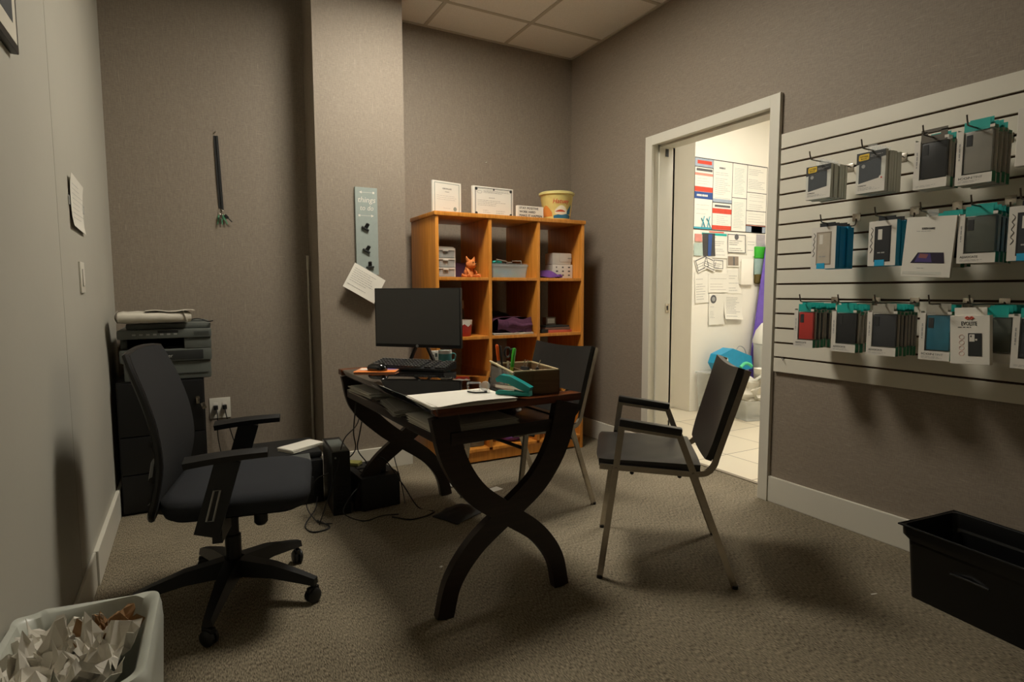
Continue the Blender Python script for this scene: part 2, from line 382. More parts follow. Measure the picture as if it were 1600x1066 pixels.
for y, dx in ((1.815, 0), (2.965, -.035)):
    A = bez([(.730+dx, .7155, 0), (.765+dx, .56, 0), (.845, .43, 0), (.965, .335, 0), (1.095, .235, 0), (1.175, .125, 0), (1.205, .0, 0)], 8)
    A = [(p.x, p.z if False else p.y) for p in A]
    n = len(A); ws = [.098-.036*min(1, i/n*1.15) for i in range(n)]
    ws = [w*(1 if i < n*.85 else 1) for i, w in enumerate(ws)]
    MB().ribbon(A, ws, y-.019, y+.016, 0, L0).build('curved_leg', m_deskw, desk)
    B = [(1.94+dx*.5-x if False else 1.93-x+(dx*2*(z/.72) if dx else 0)+.03*(z/.72), z) for x, z in A]
    MB().ribbon(B[::-1], ws[::-1], y-.015, y+.020, 0, L0).build('curved_leg', m_deskw, desk)

# on the shelf under the top
def stack(name, label, cat, x, y, z, w, d, n, rz=0, group=None, m=m_paper2, jit=.012, th=.0016):
    t = thing(name, label, cat, (x, y, z), rz, group); R = random.Random(int(x*1000+y*100))
    mb = MB()
    for i in range(n):
        dx, dy, a = R.uniform(-jit, jit), R.uniform(-jit, jit), R.uniform(-.05, .05)
        mb.box((-w/2, -d/2, i*th), (w/2, d/2, i*th+th*.85), 0, 0, Tr(dx, dy, 0, a))
    o = mb.build('sheets', m, t, smooth=0); return t
stack('paper_stack', 'greyish paper stack on the desk shelf at its far left end', 'paper stack', .785, 2.74, .6405, .20, .30, 18, .1, m=m_paper)
stack('paper_stack', 'grey folder stack on the desk shelf by the middle of the left rail', 'paper stack', .80, 2.32, .6405, .20, .28, 16, -.08, m=mat('grey_folder', '#a3a096', .8))
stack('paper_stack', 'white paper stack on the desk shelf behind the near crossed legs', 'paper stack', .875, 1.98, .6405, .32, .28, 18, .03, m=m_paper)
t = thing('plastic_bag', 'crumpled clear and maroon plastic bag on the desk shelf', 'bag', (1.10, 2.03, .641), .3)
def crumple(r, sx, sy, sz, seed, sub=3, amp=.35, fr=2.2):
    bm = bmesh.new(); bmesh.ops.create_icosphere(bm, subdivisions=sub, radius=1); V = []
    off = Vector((seed*3.1, seed*1.7, seed*.9))
    for v in bm.verts:
        n = noise.noise(v.co*fr+off)+.5*noise.noise(v.co*fr*2.7+off)
        p = v.co*(1+amp*n)*r; V.append((p.x*sx, p.y*sy, max(p.z*sz, -r*sz*.8)))
    F = [tuple(q.index for q in f.verts) for f in bm.faces]; bm.free(); return V, F
V, F = crumple(.045, 1.3, 1.0, .6, 4); zmin = min(v[2] for v in V)
MB().add([(a, b, c-zmin) for a, b, c in V], F).build('bag_film', mat('maroon_film', '#6b4a52', .2, alpha=.75, spec=.8), t, smooth=20)
tag(MB().tube([(0, 0, .006), (.15, 0, .006)], .005, 6, 0).build('pencil', mat('pencil_pink', '#c9896a', .5), loc=(1.13, 2.17, .641), rz=-.35), 'pinkish yellow pencil lying on the desk shelf', 'pencil')

# ---- monitor
MX = Vector((1.055, 2.965)); ma = math.atan2(2.78-3.16, 1.24-.87)
mon = thing('computer_monitor', 'black flat computer monitor with a dark screen at the far end of the desk', 'monitor', (MX.x, MX.y, .745), ma)
w2 = .251
MB().box((-w2, -.004, .088), (w2, .022, .405), 0, .004).box((-w2+.11, .022, .13), (w2-.11, .045, .34), 0, .01).build('housing', m_blackp, mon)
MB().box((-w2+.007, -.0055, .106), (w2-.007, -.003, .399)).build('screen', mat('switched_off_screen', '#4b4a47', .42, spec=.35, var=.01), mon, label='switched off dark grey screen')
MB().lathe([(.0075, 0), (.0075, .001)], 20, 0, Tr(0, -.0052, .097, rx=pi/2)).text('hp', .008, -.0042, .0945, -.0066, 1, None).build('logo', [m_inkl, m_black], mon, label='small round silver logo')
MB().tube([(-.07, .05, .012), (-.018, .05, .12), (-.018, .05, .22)], .012, 8, 0, rect=(.022, .012)).tube([(.07, .05, .012), (.018, .05, .12), (.018, .05, .22)], .012, 8, 0, rect=(.022, .012)).build('stand_neck', m_blackp, mon)
MB().rrect([(0, .05, 0, .13, .085, .02), (0, .05, .008, .13, .085, .02), (0, .05, .011, .125, .08, .02)], 5).build('stand_foot', m_blackp, mon)

# ---- keyboard, mouse, pad
kb = thing('keyboard', 'black computer keyboard in front of the monitor', 'keyboard', (.97, 2.81, .745), math.atan2(-.34, .28))
MB().prism([(-.068, 0), (.068, 0), (.068, .034), (-.068, .010)], -.215, .215, 0, Matrix.Rotation(pi/2, 4, 'Z')).build('case', m_blackp, kb)
mb = MB()
for r in range(6):
    y = -.055+r*.0205; z = .0108+(y+.068)*.177
    x = -.207; c = 0
    while x < .203:
        w = .0165 if not (r == 0 and 4 <= c <= 8) else .0165
        if not (abs(x-.088) < .008 or abs(x-.148) < .006): mb.box((x, y-.0078, z), (x+w, y+.0078, z+.0085), 0, 0)
        x += .0195; c += 1
mb.build('keys', mat('key_caps', '#333333', .3, spec=.8), kb, smooth=0)
kl = MB()
for r in range(6):
    y = -.055+r*.0205; z = .0108+(y+.068)*.177+.0088; x = -.207
    while x < .203:
        if not (abs(x-.088) < .008 or abs(x-.148) < .006): kl.add([(x+.003, y-.001, z), (x+.008, y-.001, z), (x+.008, y+.005, z+.0006), (x+.003, y+.005, z+.0006)], [(0,1,2,3)])
        x += .0195
kl.build('key_legends', m_inkl, kb, smooth=0)
pad = thing('mouse_pad', 'orange and purple mouse pad at the far left desk corner', 'mouse pad', (.795, 2.82, .7445), radians(-28))
mb = MB().rrect([(0, 0, 0, .10, .085, .008), (0, 0, .003, .10, .085, .008)], 4, 0)
mb.add([(-.1, -.085, .0033), (.1, -.085, .0033), (.1, -.02, .0033), (-.1, -.055, .0033)], [(0,1,2,3)], 1).add([(-.06, -.01, .0034), (.09, .01, .0034), (.09, .08, .0034), (-.06, .075, .0034)], [(0,1,2,3)], 2).add([(-.09, .0, .0035), (-.03, .0, .0035), (-.03, .05, .0035), (-.09, .05, .0035)], [(0,1,2,3)], 3)
mb.build('mat_surface', [mat('pad_salmon', '#cf8a62', .7), mat('pad_orange', '#e07a2c', .7), mat('pad_purple', '#6f5a94', .7), m_paper], pad, smooth=0)
ms = thing('computer_mouse', 'glossy black computer mouse on the mouse pad', 'mouse', (.785, 2.79, .7485), radians(40))
MB().rrect([(0, 0, 0, .028, .048, .022), (0, 0, .012, .031, .052, .028), (0, 0, .026, .028, .046, .026), (0, -.003, .034, .018, .032, .017), (0, -.004, .037, .008, .014, .007)], 6).build('shell', mat('gloss_black', '#0e0e0e', .12, spec=.9), ms)
MB().tube([(0, .018, .030), (0, .034, .027)], .005, 8).build('scroll_wheel', m_greyd, ms)
tag(MB().tube(bez([(.815, 2.90, .752), (.80, 2.96, .750), (.86, 3.0, .748), (.90, 2.98, .748), (.93, 3.01, .748)], 8), .002, 6).build('mouse_cable', m_blackp), 'thin black mouse cable curling beside the keyboard', 'cable')

# ---- small things at the far edge
tc = thing('mug', 'teal and white round mug behind the keyboard, right of the monitor stand', 'mug', (1.185, 2.90, .7445))
MB().lathe([(.028, 0), (.036, .012), (.036, .06), (.033, .072), (.030, .072), (.030, .02), (.01, .015)], 24).build('bowl', mat('teal_glaze', '#4f8f8c', .3), tc)
MB().lathe([(.0365, .056), (.037, .073), (.032, .074), (.032, .07)], 24).build('rim', m_paper, tc, label='white rim')
MB().tube(bez([(.034, 0, .055), (.058, 0, .05), (.056, 0, .02), (.034, 0, .018)], 6), .004, 6).build('handle', mat('teal_glaze', '#4f8f8c'), tc)
t = thing('photo_box', 'small white card box with grey picture behind the keyboard', 'box', (1.17, 3.0, .7455-.001), radians(-8))
MB().box((-.033, -.012, 0), (.033, .012, .062), 0, .001).build('card', m_paper, t)
mb = MB()
for a in range(3): mb.box((-.026+a*.02, -.0126, .02+.01*(a % 2)), (-.012+a*.02, -.0118, .042+.008*(a % 2)), 0)
mb.build('picture', m_greyp, t)

# ---- papers on the near end, stapler, tape, organiser
pt = thing('paper_stack', 'white loose paper stack at the near end of the desk top', 'paper stack', (.835, 1.905, .7448), .02)
mb = MB(); R = random.Random(3)
for i in range(7):
    a = R.uniform(-.03, .03); mb.box((-.158, -.125, 0), (.158, .125, .0012), 0, 0, Tr(R.uniform(-.006, .006), R.uniform(-.006, .006), i*.0014, a))
mb.sheet(lambda u, v: (-.15+.31*u, -.135+.10*v, .0107+.006*(1-v)*sin(u*pi)), 8, 4, .0008, 0, Tr(0, 0, 0, .05))
mb.build('sheets', m_paper, pt, smooth=0)
st = thing('stapler', 'teal stapler lying on the white papers, against the wooden box', 'stapler', (1.015, 1.835, .7565), radians(-52))
MB().ribbon([(-.065, .006), (-.02, .006), (.05, .008), (.068, .010)], [.011, .012, .014, .018], -.014, .014).build('base', m_teal, st)
MB().ribbon([(-.062, .052), (-.045, .060), (-.01, .055), (.035, .036), (.068, .022)], [.014, .026, .028, .026, .022], -.016, .016).build('handle', mat('teal_gloss', '#158f8d', .22), st)
MB().ribbon([(-.068, .030), (0, .028), (.055, .020)], [.010, .010, .010], -.009, .009).build('magazine', m_chrome, st, label='silver staple magazine')
tp = thing('tape_dispenser', 'clear plastic tape dispenser left of the teal stapler', 'tape dispenser', (.935, 1.955, .7560), radians(-35))
mb = MB().box((-.045, -.012, 0), (.04, .012, .006)).box((-.045, -.012, .006), (-.041, .012, .036)).box((.0, -.012, .006), (.004, .012, .03)).box((-.045, -.012, .032), (.004, .012, .036))
mb.build('body', m_clear, tp)
MB().lathe([(.010, -.009), (.018, -.009), (.018, .009), (.010, .009)], 20, 0, Tr(.022, 0, .022, rx=pi/2)).build('roll', m_frost, tp)
MB().tube(bez([(-.04, -.02, .004), (-.01, -.035, .003), (.03, -.02, .003), (.02, .0, .003)], 6), .003, 6).build('cord_loop', m_black, tp, label='black loop')

og = thing('desk_organiser', 'brown wooden desk box with clear front compartment, holding pens', 'organiser', (1.145, 1.985, .7448), radians(-8))
m_kraft = wood('kraft_box', '#6d5236', '#846646', .6, False); m_cream = mat('cream_rim', '#c9bb95', .5)
hx, hy, h = .092, .135, .088
MB().box((-hx, -hy, 0), (hx, -hy+.006, h)).box((hx-.006, -hy, 0), (hx, hy, h)).box((-hx, hy-.006, 0), (hx, hy, h)).box((-hx, -hy, 0), (hx, hy, .006)).box((-.02, -hy, 0), (-.014, hy, h*.9)).build('box_walls', m_kraft, og, smooth=0)
MB().box((-hx, -hy, h), (hx, -hy+.006, h+.005)).box((hx-.006, -hy, h), (hx, hy, h+.005)).box((-hx, hy-.006, h), (hx, hy, h+.005)).build('rim', m_cream, og, label='cream coloured rim')
MB().box((-hx-.004, -hy, .002), (-hx, hy, h-.004)).build('clear_side', m_clear, og, label='clear plastic side')
MB().tube([(-hx-.002, -hy, h-.002), (-hx-.002, hy, h+.012)], .0045, 8).build('clear_side_rim', m_cream, og)
def pen(name, label, cat, x, y, lx, ly, ln, r, m1, m2, cap=.35):
    p = Vector((x, y, .7525)); d = Vector((lx, ly, 1)).normalized()
    t = thing(name, label, cat, p); MB().tube([Vector(), d*ln*(1-cap)], r, 8).build('barrel', m1, t); MB().tube([d*ln*(1-cap), d*ln*.97, d*ln], [r*1.15, r*1.15, r*.6], 8).build('cap', m2, t)
pen('highlighter', 'orange capped marker standing in the desk box', 'marker', 1.10, 2.09, -.10, .05, .165, .006, m_frost, mat('orange_cap', '#ff6a1e', .4), .4)
pen('highlighter', 'green and yellow highlighter standing in the desk box', 'marker', 1.105, 2.03, .18, .05, .155, .007, mat('lime_body', '#b6d84a', .4), mat('green_cap', '#3fae2c', .35), .5)
pen('pen', 'black pen leaning left in the desk box beside the scissors', 'pen', 1.105, 2.075, -.05, .12, .16, .004, m_blackp, m_blackp)
sc = thing('scissors', 'black handled scissors standing in the desk box', 'scissors', (1.11, 2.055, .7525), .3)
MB().tube([(0, 0, 0), (.004, 0, .10)], .003, 6, rect=(.012, .002)).build('blades', m_chrome, sc)
MB().tube([(.0+.016*cos(a*pi/6), 0, .135+.02*sin(a*pi/6)) for a in range(12)], .004, 6, closed=True).tube([(.03+.014*cos(a*pi/6), 0, .128+.018*sin(a*pi/6)) for a in range(12)], .004, 6, closed=True).build('handles', m_blackp, sc)
def binder(x, y, z, rz, label, grp=None):
    t = thing('binder_clip', label, 'clip', (x, y, z), rz, grp)
    MB().prism([(-.013, 0), (.013, 0), (.003, .022), (-.003, .022)], -.018, .018).build('body', m_blackp, t)
    MB().tube([(0, -.008, .02), (.012, -.007, .048), (.012, .007, .048), (0, .008, .02)], .0012, 6).build('wire_handle', m_chrome, t)
mb_ = MB().box((0, 0, 0), (.001, .001, .001))
binder(1.150, 1.985, .8125, .4, 'black binder clip in the desk box behind the front panel, left one')
binder(1.19, 1.955, .8125, -.5, 'black binder clip in the desk box behind the front panel, right one')
t = thing('index_cards', 'pale card pile filling the middle of the wooden desk box', 'cards', (1.165, 1.985, .752), radians(-8)); mb = MB()
for i in range(9): mb.box((-.04, -.118+i*.0262, 0), (.055, -.117+i*.0262, .058))
mb.box((-.04, -.12, 0), (.055, .115, .05)); mb.build('cards', m_paper2, t, smooth=0)

# ================================================================== SIDE CHAIRS
def side_chair(label, loc, rz, brace=False):
    t = thing('side_chair', label, 'chair', loc, rz)
    X = lambda u: .255-u
    for s in (1, -1):
        y = .252*s
        MB().tube([(X(0), y, 0), (X(.055), y, .42), (X(.079), y, .612)], .012, rect=(.014, .024)).build('leg', m_chrome, t)
        MB().tube([(X(.511), y, 0), (X(.345), y, .45), (X(.294), y, .585)], .012, rect=(.014, .024)).build('leg', m_chrome, t)
        MB().tube([(X(.075), y, .608), (X(.30), y, .580)], .01, rect=(.022, .014)).build('arm_rail', m_chrome, t)
        MB().box((-.118, -.019, -.015), (.118, .019, .015), 0, .008, Tr(X(.186), y, .614, 0, 0, radians(-7.5))).build('armrest', m_vinyl, t, label='black vinyl arm pad')
        ys = .232*s
        pts = [(X(-.005), ys, .447), (X(.34), ys, .432)] + bez([(X(.36), ys, .432), (X(.40), ys, .440), (X(.425), ys, .468), (X(.435), ys, .50)], 4) + [(X(.538), ys, .835)]
        MB().tube(pts, .01, rect=(.014, .022)).build('side_rail', m_chrome, t)
        for u, z in ((0.058, .445), (.348, .438)): MB().tube([(X(u), ys-.008*s, z), (X(u), y+.012*s, z)], .006, 8).build('bolt', m_chrome, t)
        MB().lathe([(.013, 0), (.012, .012)], 10, 0, Tr(X(.511), y, 0)).lathe([(.013, 0), (.012, .012)], 10, 0, Tr(X(0), y, 0)).build('glide', m_blackp, t)
    def seat(u, v):
        x = X(-.008)-.385*u; y = (v*2-1)*.222; e = 1-abs(v*2-1)**6; f = min(1, u/.06)
        return (x, y, .447+.012*e*f-.008*sin(pi*u)*(1-(v*2-1)**2)-.008*u)
    MB().sheet(lambda u, v: seat(u, v), 20, 14, .028).build('seat', m_vinyl, t, smooth=60)
    def back(u, v):
        z = .475+.365*u; k = (z-.468)/.367; x = X(.432+.106*k); y = (v*2-1)*.232*(1 if u > .2 else .86+.14*(u/.2)**.6); e = (v*2-1)**2
        zz = z-.010*(1-e)*(u**3)-.012*(1-e)*(1-u)**3
        return (x-.016*(1-e)*sin(pi*u), y, zz)
    MB().sheet(lambda u, v: Vector(back(u, v))+Vector((.013, 0, 0)), 16, 14, .024).build('backrest', m_vinyl, t, smooth=60)
    MB().tube([(X(.12), -.232, .425), (X(.12), .232, .425)], .008, 8).tube([(X(.30), -.232, .420), (X(.30), .232, .420)], .008, 8).build('cross_bar', m_blackp, t)
    if brace:
        for u in (.05, .375): MB().tube([(X(u), -.25, .375), (X(u), .25, .375)], .009, 8).build('brace', m_blackp, t)
    return t
side_chair('black vinyl steel armchair standing alone between desk and doorway', (1.7305, 1.8195, 0), radians(141.3))
a = radians(187); f_ = Vector((cos(a), sin(a))); s_ = Vector((f_.y, -f_.x)); c = Vector((1.837, 2.438))+f_*.255+s_*.255
side_chair('black vinyl steel armchair behind the desk, in front of the bookcase', (c.x, c.y, 0), a, True)

# ================================================================== OFFICE CHAIR
oc = thing('office_chair', 'black mesh back swivel office chair at the left of the desk', 'office chair', (.100, 2.325, 0), radians(-11))
prof = bez([(-.222, .395, 0), (-.200, .47, 0), (-.180, .58, 0), (-.190, .70, 0), (-.222, .82, 0), (-.266, .938, 0)], 5)
def bprof(u):
    f = u*(len(prof)-1); i = min(int(f), len(prof)-2); p = prof[i].lerp(prof[i+1], f-i); return p.x, p.y
def bk(u, v, off=0.):
    x, z = bprof(u); s = v*2-1; w = (.215+.02*sin(pi*min(1, u*1.1)))*(1-.10*max(0, (u-.85)/.15)**2)*(1-.14*max(0, (.15-u)/.15)**2)
    return Vector((x+.012*s*s+off, s*w, z-.010*s*s*u))
MB().sheet(lambda u, v: bk(u, v), 20, 14, .012).build('backrest', m_mesh, oc, smooth=60)
ring = [bk(i/16, 0) for i in range(17)] + [bk(1, j/8) for j in range(1, 9)] + [bk(1-i/16, 1) for i in range(1, 17)] + [bk(0, 1-j/8) for j in range(1, 8)]
MB().tube(ring, .012, 8, closed=True).build('back_frame', m_blackp, oc)
MB().tube([bk(u/10, .5, -.03) for u in range(0, 8)], .016, 8, rect=(.05, .018)).tube(bez([bk(0, .5, -.03), (-.23, 0, .37), (-.12, 0, .345), (.0, 0, .345)], 6), .02, 8, rect=(.07, .022)).build('back_support', m_blackp, oc)
MB().tube([bk(.32, .04, -.018), bk(.36, .3, -.035), bk(.37, .5, -.035), bk(.36, .7, -.035), bk(.32, .96, -.018)], .012, 8).build('lumbar_bar', m_blackp, oc)
def dome(p, si):
    return p
MB().rrect([(.045, 0, .378, .19, .20, .07), (.045, 0, .392, .225, .235, .09), (.045, 0, .420, .235, .250, .10), (.045, 0, .446, .233, .248, .10), (.045, 0, .461, .208, .22, .10), (.045, 0, .467, .13, .13, .09)], 7).build('seat', m_fabric, oc, smooth=80)
MB().rrect([(.03, 0, .352, .13, .12, .04), (.04, 0, .379, .20, .21, .06)], 5).build('seat_shell', m_blackp, oc)
for s in (-1, 1):
    y = .272*s
    MB().tube([(-.035, y, .352), (-.002, y, .46), (.038, y, .595)], .02, rect=(.024, .075)).tube([(-.005, y, .356), (0, .12*s, .352)], .02, rect=(.03, .07)).build('arm_post', m_blackp, oc)
    MB().sheet(lambda u, v: (-.088+.245*u, y+(v-.5)*(.078-.03*u), .620+.004*sin(u*pi)-.006*abs(v-.5)*4*(1)+.014*(u-.5)), 10, 6, .022).build('armrest', m_blackp, oc, smooth=50)
    rg = [(-.020+px, y+.0135*s, pz) for px, pz in ((-.012, .402), (.008, .402), (.032, .500), (.014, .500))]
    MB().tube(rg, .0035, 6, closed=True).build('post_slot_trim', m_inkl, oc, label='light grey slot outline')
MB().lathe([(.028, .10), (.028, .24), (.022, .245), (.022, .355)], 16, 0, Tr(0, 0, 0)).build('gas_column', m_blackp, oc)
MB().box((-.09, -.07, .325), (.11, .07, .356), 0, .01).build('tilt_mechanism', m_blackp, oc)
MB().lathe([(.016, .275), (.024, .285), (.024, .325), (.018, .33)], 14, 0, Tr(.10, -.02, 0)).build('tension_knob', m_blackp, oc)
MB().tube([(.02, .05, .335), (.03, .24, .335), (.035, .29, .33)], .005, 6).build('lever', m_blackp, oc)
MB().lathe([(.045, .085), (.052, .10), (.048, .135), (.03, .14)], 16).build('hub', m_blackp, oc)
for k in range(5):
    a = radians(-36+11+72*k); T = Matrix.Rotation(a, 4, 'Z')
    MB().tube([(.03, 0, .115), (.16, 0, .108), (.285, 0, .082), (.305, 0, .078)], .02, m=0, T=T, rect=None, n=4) if False else None
    V = []; 
    pts = [(.03, .125, .034, .060), (.16, .116, .027, .046), (.27, .092, .020, .032), (.318, .080, .017, .024)]
    for x, z, hw, hh in pts: V += [(x, -hw, z-hh/2), (x, hw, z-hh/2), (x, hw*.7, z+hh/2), (x, -hw*.7, z+hh/2)]
    F = [(3,2,1,0), (12,13,14,15)] + [(4*i+q, 4*i+(q+1) % 4, 4*i+4+(q+1) % 4, 4*i+4+q) for i in range(3) for q in range(4)]
    MB().add(V, F, 0, T).build('base_leg', m_blackp, oc)
    c = Matrix.Rotation(a, 4, 'Z') @ Vector((.305, 0, 0)); Tc = Tr(c.x, c.y, .027, a+1.1)
    w = MB().lathe([(.018, -.020), (.027, -.014), (.027, -.004), (.016, -.003), (.016, .003), (.027, .004), (.027, .014), (.018, .020)], 18, 0, Tc @ Matrix.Rotation(pi/2, 4, 'X'))
    w.tube([(0, 0, .0), (0, 0, .045)], .006, 8, 0, Tc).box((-.022, -.010, .012), (.022, .010, .034), 0, .006, Tc)
    w.build('caster', m_blackp, oc)

# ================================================================== BOOKCASE
BX0, BX1, BY0, BY1 = 1.330, 2.452, 3.392, 3.835
bc = thing('cube_bookcase', 'honey coloured wooden cube bookcase against the back wall', 'bookcase', ((BX0+BX1)/2, (BY0+BY1)/2, 0))
LB = Matrix.Translation((-(BX0+BX1)/2, -(BY0+BY1)/2, 0))
for k in range(4):
    x = BX0+.002+(BX1-BX0-.026)*k/3
    MB().box((x, BY0, 0 if k in (0, 3) else .1005), (x+.022, BY1, 1.5975), 0, .0015, LB).build('side_panel' if k in (0, 3) else 'divider', m_book, bc)
MB().box((BX0-.006, BY0-.008, 1.598), (BX1+.006, BY1, 1.624), 0, .004, LB).build('top_board', m_book, bc)
xs = [BX0+.002+(BX1-BX0-.026)*k/3 for k in range(4)]
for z in (1.222, .842, .462, .100):
    for k in range(3): MB().box((xs[k]+.0225, BY0+.002, z-.020), (xs[k+1]-.0005, BY1, z), 0, .001, LB).build('shelf', m_book, bc)
MB().box((BX0+.025, BY0+.015, .012), (BX1-.003-.022, BY0+.032, .079), 0, .001, LB).build('plinth', m_book, bc)

# ---- on top of the bookcase
def doc_print(mb, w, h, y, mi, seed, z0=0., frame=False):
    mb.lines(-w*.38, w*.38, z0+h*.12, z0+h*.85, 9, y, mi, None, .0018, seed, .25)
cf = thing('framed_certificate', 'white framed certificate with thin grey border and round seal, leftmost on the bookcase', 'certificate', (1.466, 3.52, 1.6245), radians(13))
MB().box((-.112, 0, 0), (.112, .014, .205), 0, .002).build('frame', m_paper, cf, smooth=0)
mb = MB()
for a, b in (((-.097, .010), (.097, .014)), ((-.097, .191), (.097, .195)), ((-.097, .010), (-.093, .195)), ((.093, .010), (.097, .195))): mb.box((a[0], -.0006, a[1]), (b[0], .0, b[1]), 0)
mb.text('CERTIFICATE', .012, 0, .155, -.0006, 1, None, 'CENTER').text('of award', .009, 0, .138, -.0006, 2, None, 'CENTER')
mb.lines(-.08, .08, .085, .12, 3, -.0006, 2, None, .0015, 5, 0).lines(-.03, .03, .03, .045, 1, -.0006, 2, None, .0015, 6, 0)
mb.lathe([(.013, 0), (.013, .001)], 20, 0, Tr(.062, -.0002, .037, rx=pi/2)); mb.build('print', [mat('sage_border', '#8b958c', .6), m_ink, m_inkl], cf, smooth=0)
cf = thing('framed_document', 'white framed document with dark ornamental border, beside the smaller certificate on the bookcase', 'certificate', (1.788, 3.50, 1.6245), radians(4))
MB().box((-.155, 0, 0), (.155, .022, .192), 0, .002).build('frame', m_paper, cf, smooth=0)
mb = MB()
for a, b in (((-.140, .006), (.146, .0085)), ((-.140, .182), (.146, .1845)), ((-.140, .006), (-.1375, .1845)), ((.1435, .006), (.146, .1845)), ((-.134, .012), (.140, .0135)), ((-.134, .1775), (.140, .179)), ((-.134, .012), (-.1325, .179)), ((.1385, .012), (.140, .179))): mb.box((a[0], -.0006, a[1]), (b[0], 0, b[1]), 0)
for cx in (-.130, .136):
    for cz in (.018, .174): mb.lathe([(.010, 0), (.010, .001)], 8, 0, Tr(cx, -.0002, cz, rx=pi/2))
mb.tube([(-.105+.018*cos(q*pi/8), -.0004, .155+.009*sin(q*pi/8)) for q in range(16)], .0006, 4, 1, closed=True)
mb.lathe([(.006, 0), (.006, .001)], 8, 0, Tr(.003, -.0002, .176, rx=pi/2))
mb.lines(-.075, .125, .15, .170, 3, -.0006, 1, None, .0016, 2, 0).lines(-.035, .04, .118, .125, 1, -.0006, 1, None, .0025, 4, 0).lines(-.12, .125, .066, .108, 4, -.0006, 1, None, .0016, 9, 0).lines(-.08, -.02, .02, .045, 2, -.0006, 1, None, .0016, 9, 0).lines(.02, .11, .02, .045, 2, -.0006, 1, None, .0016, 3, 0)
mb.build('print', [m_greyd, m_ink], cf, smooth=0)
t = thing('word_block', 'small white sign block with three lines of black capitals on the bookcase', 'sign', (2.060, 3.475, 1.6245), radians(1))
MB().box((-.104, 0, 0), (.104, .025, .085), 0, .002).build('block', m_paper, t, smooth=0)
mb = MB()
for i, (s_, w) in enumerate((('STAY POSITIVE', .150), ('WORK HARD', .128), ('MAKE IT HAPPEN', .178))): mb.text(s_, .021, -.090, .062-.0245*i, -.0006, 0, None, width=w)
for i, (s_, w) in enumerate((('STAY POSITIVE', .150), ('WORK HARD', .128), ('MAKE IT HAPPEN', .178))): mb.text(s_, .021, -.0893, .0625-.0245*i, -.0007, 0, None, width=w)
mb.build('lettering', m_black, t, smooth=0)
t = thing('food_tub', 'pale yellow round tub with red script and food picture on the bookcase', 'tub', (2.300, 3.52, 1.6245), 0)
m_tub = mat('tub_yellow', '#ebdc8a', .35); m_tubl = mat('tub_lid', '#d9cc86', .3)
MB().lathe([(.088, 0), (.094, .01), (.116, .178), (.118, .18)], 40).build('tub_body', m_tub, t)
MB().lathe([(.118, .176), (.126, .178), (.127, .192), (.122, .194), (.118, .197), (.05, .198)], 40).build('lid', m_tubl, t)
def wrap(mb, poly, r0_, z0_, r1_, z1_, m, off=.0008):     # patch laid on the tub, angle/height pairs
    V = []
    for a, z in poly:
        r = r0_+(r1_-r0_)*(z-z0_)/(z1_-z0_)+off; V.append((r*sin(a), -r*cos(a), z))
    mb.add(V, [tuple(range(len(V)))], m)
def band(mb, a0, a1, zl, zh, m, off=.0008, n=14):
    for i in range(n):
        p, q = a0+(a1-a0)*i/n, a0+(a1-a0)*(i+1)/n
        wrap(mb, [(p, zl(i/n)), (q, zl((i+1)/n)), (q, zh((i+1)/n)), (p, zh(i/n))], .094, .01, .116, .178, m, off)
mb = MB()
band(mb, -.80, .65, lambda u: .012, lambda u: .030+.012*sin(u*3), 0)
band(mb, -1.85, -.90, lambda u: .025, lambda u: .05+.05*sin(u*pi), 1)
band(mb, -.70, .20, lambda u: .045-.01*sin(u*pi), lambda u: .066+.032*sin(u*pi), 2, .001)
band(mb, -.65, .05, lambda u: .055, lambda u: .058+.012*sin(u*pi), 3, .0014)
band(mb, .20, .55, lambda u: .04, lambda u: .06+.05*u, 0)
tx = MB(); tx.text('Hatuey', .044, 0, 0, 0, 0, None, 'CENTER', ext=.0, shear=.25)
for f in tx.f: mb.add([((.1105+.0012)*sin(tx.v[i][0]*8.6-.30), -(.1105+.0012)*cos(tx.v[i][0]*8.6-.30), .112+tx.v[i][2]) for i in f], [tuple(range(len(f)))], 4)
mb.build('printed_picture', [mat('tub_blue', '#2c6f8e', .4), mat('tub_orange', '#d9893f', .4), mat('tub_cream', '#e8dcc0', .4), mat('tub_rust', '#b8481f', .4), m_redp], t, smooth=0)

# ---- bookcase compartments, top row
Z1, Z2, Z3, Z4 = 1.2225, .8425, .4625, .1005
t = thing('drawer_organiser', 'small white three drawer organiser with clear fronts in the top left cube', 'drawer unit', (1.437, 3.50, Z1), radians(2))
MB().box((-.074, 0, 0), (-.068, .16, .185)).box((.068, 0, 0), (.074, .16, .185)).box((-.074, 0, .180), (.074, .16, .187)).box((-.074, .0, 0), (.074, .16, .005)).box((-.074, .155, 0), (.074, .16, .185)).box((-.068, .002, .061), (.068, .155, .064)).box((-.068, .002, .121), (.068, .155, .124)).build('casing', m_carton, t, smooth=0)
for i in range(3):
    z = .006+.0595*i+.001
    d = MB().box((-.066, -.004, z), (.066, .0, z+.052)).box((-.066, 0, z), (.066, .15, z+.003)).build('drawer', m_frost, t, smooth=0)
    MB().box((-.068, -.008, z+.046), (.068, -.0045, z+.0535)).box((-.018, -.016, z+.040), (.018, -.0085, z+.050)).build('pull', m_carton, d, smooth=0)
    mb = MB(); R = random.Random(i)
    for q in range(7): x = R.uniform(-.055, .045); mb.box((x, .02+.015*(q % 3), z+.0035), (x+.012, .04+.02*(q % 3), z+.010+R.random()*.02))
    mb.build('drawer_contents', m_silverc, d, smooth=0)
stack('paper_stack', 'few sheets lying on the small white drawer organiser', 'paper stack', 1.437, 3.57, Z1+.1875, .12, .13, 5, .1, jit=.005)
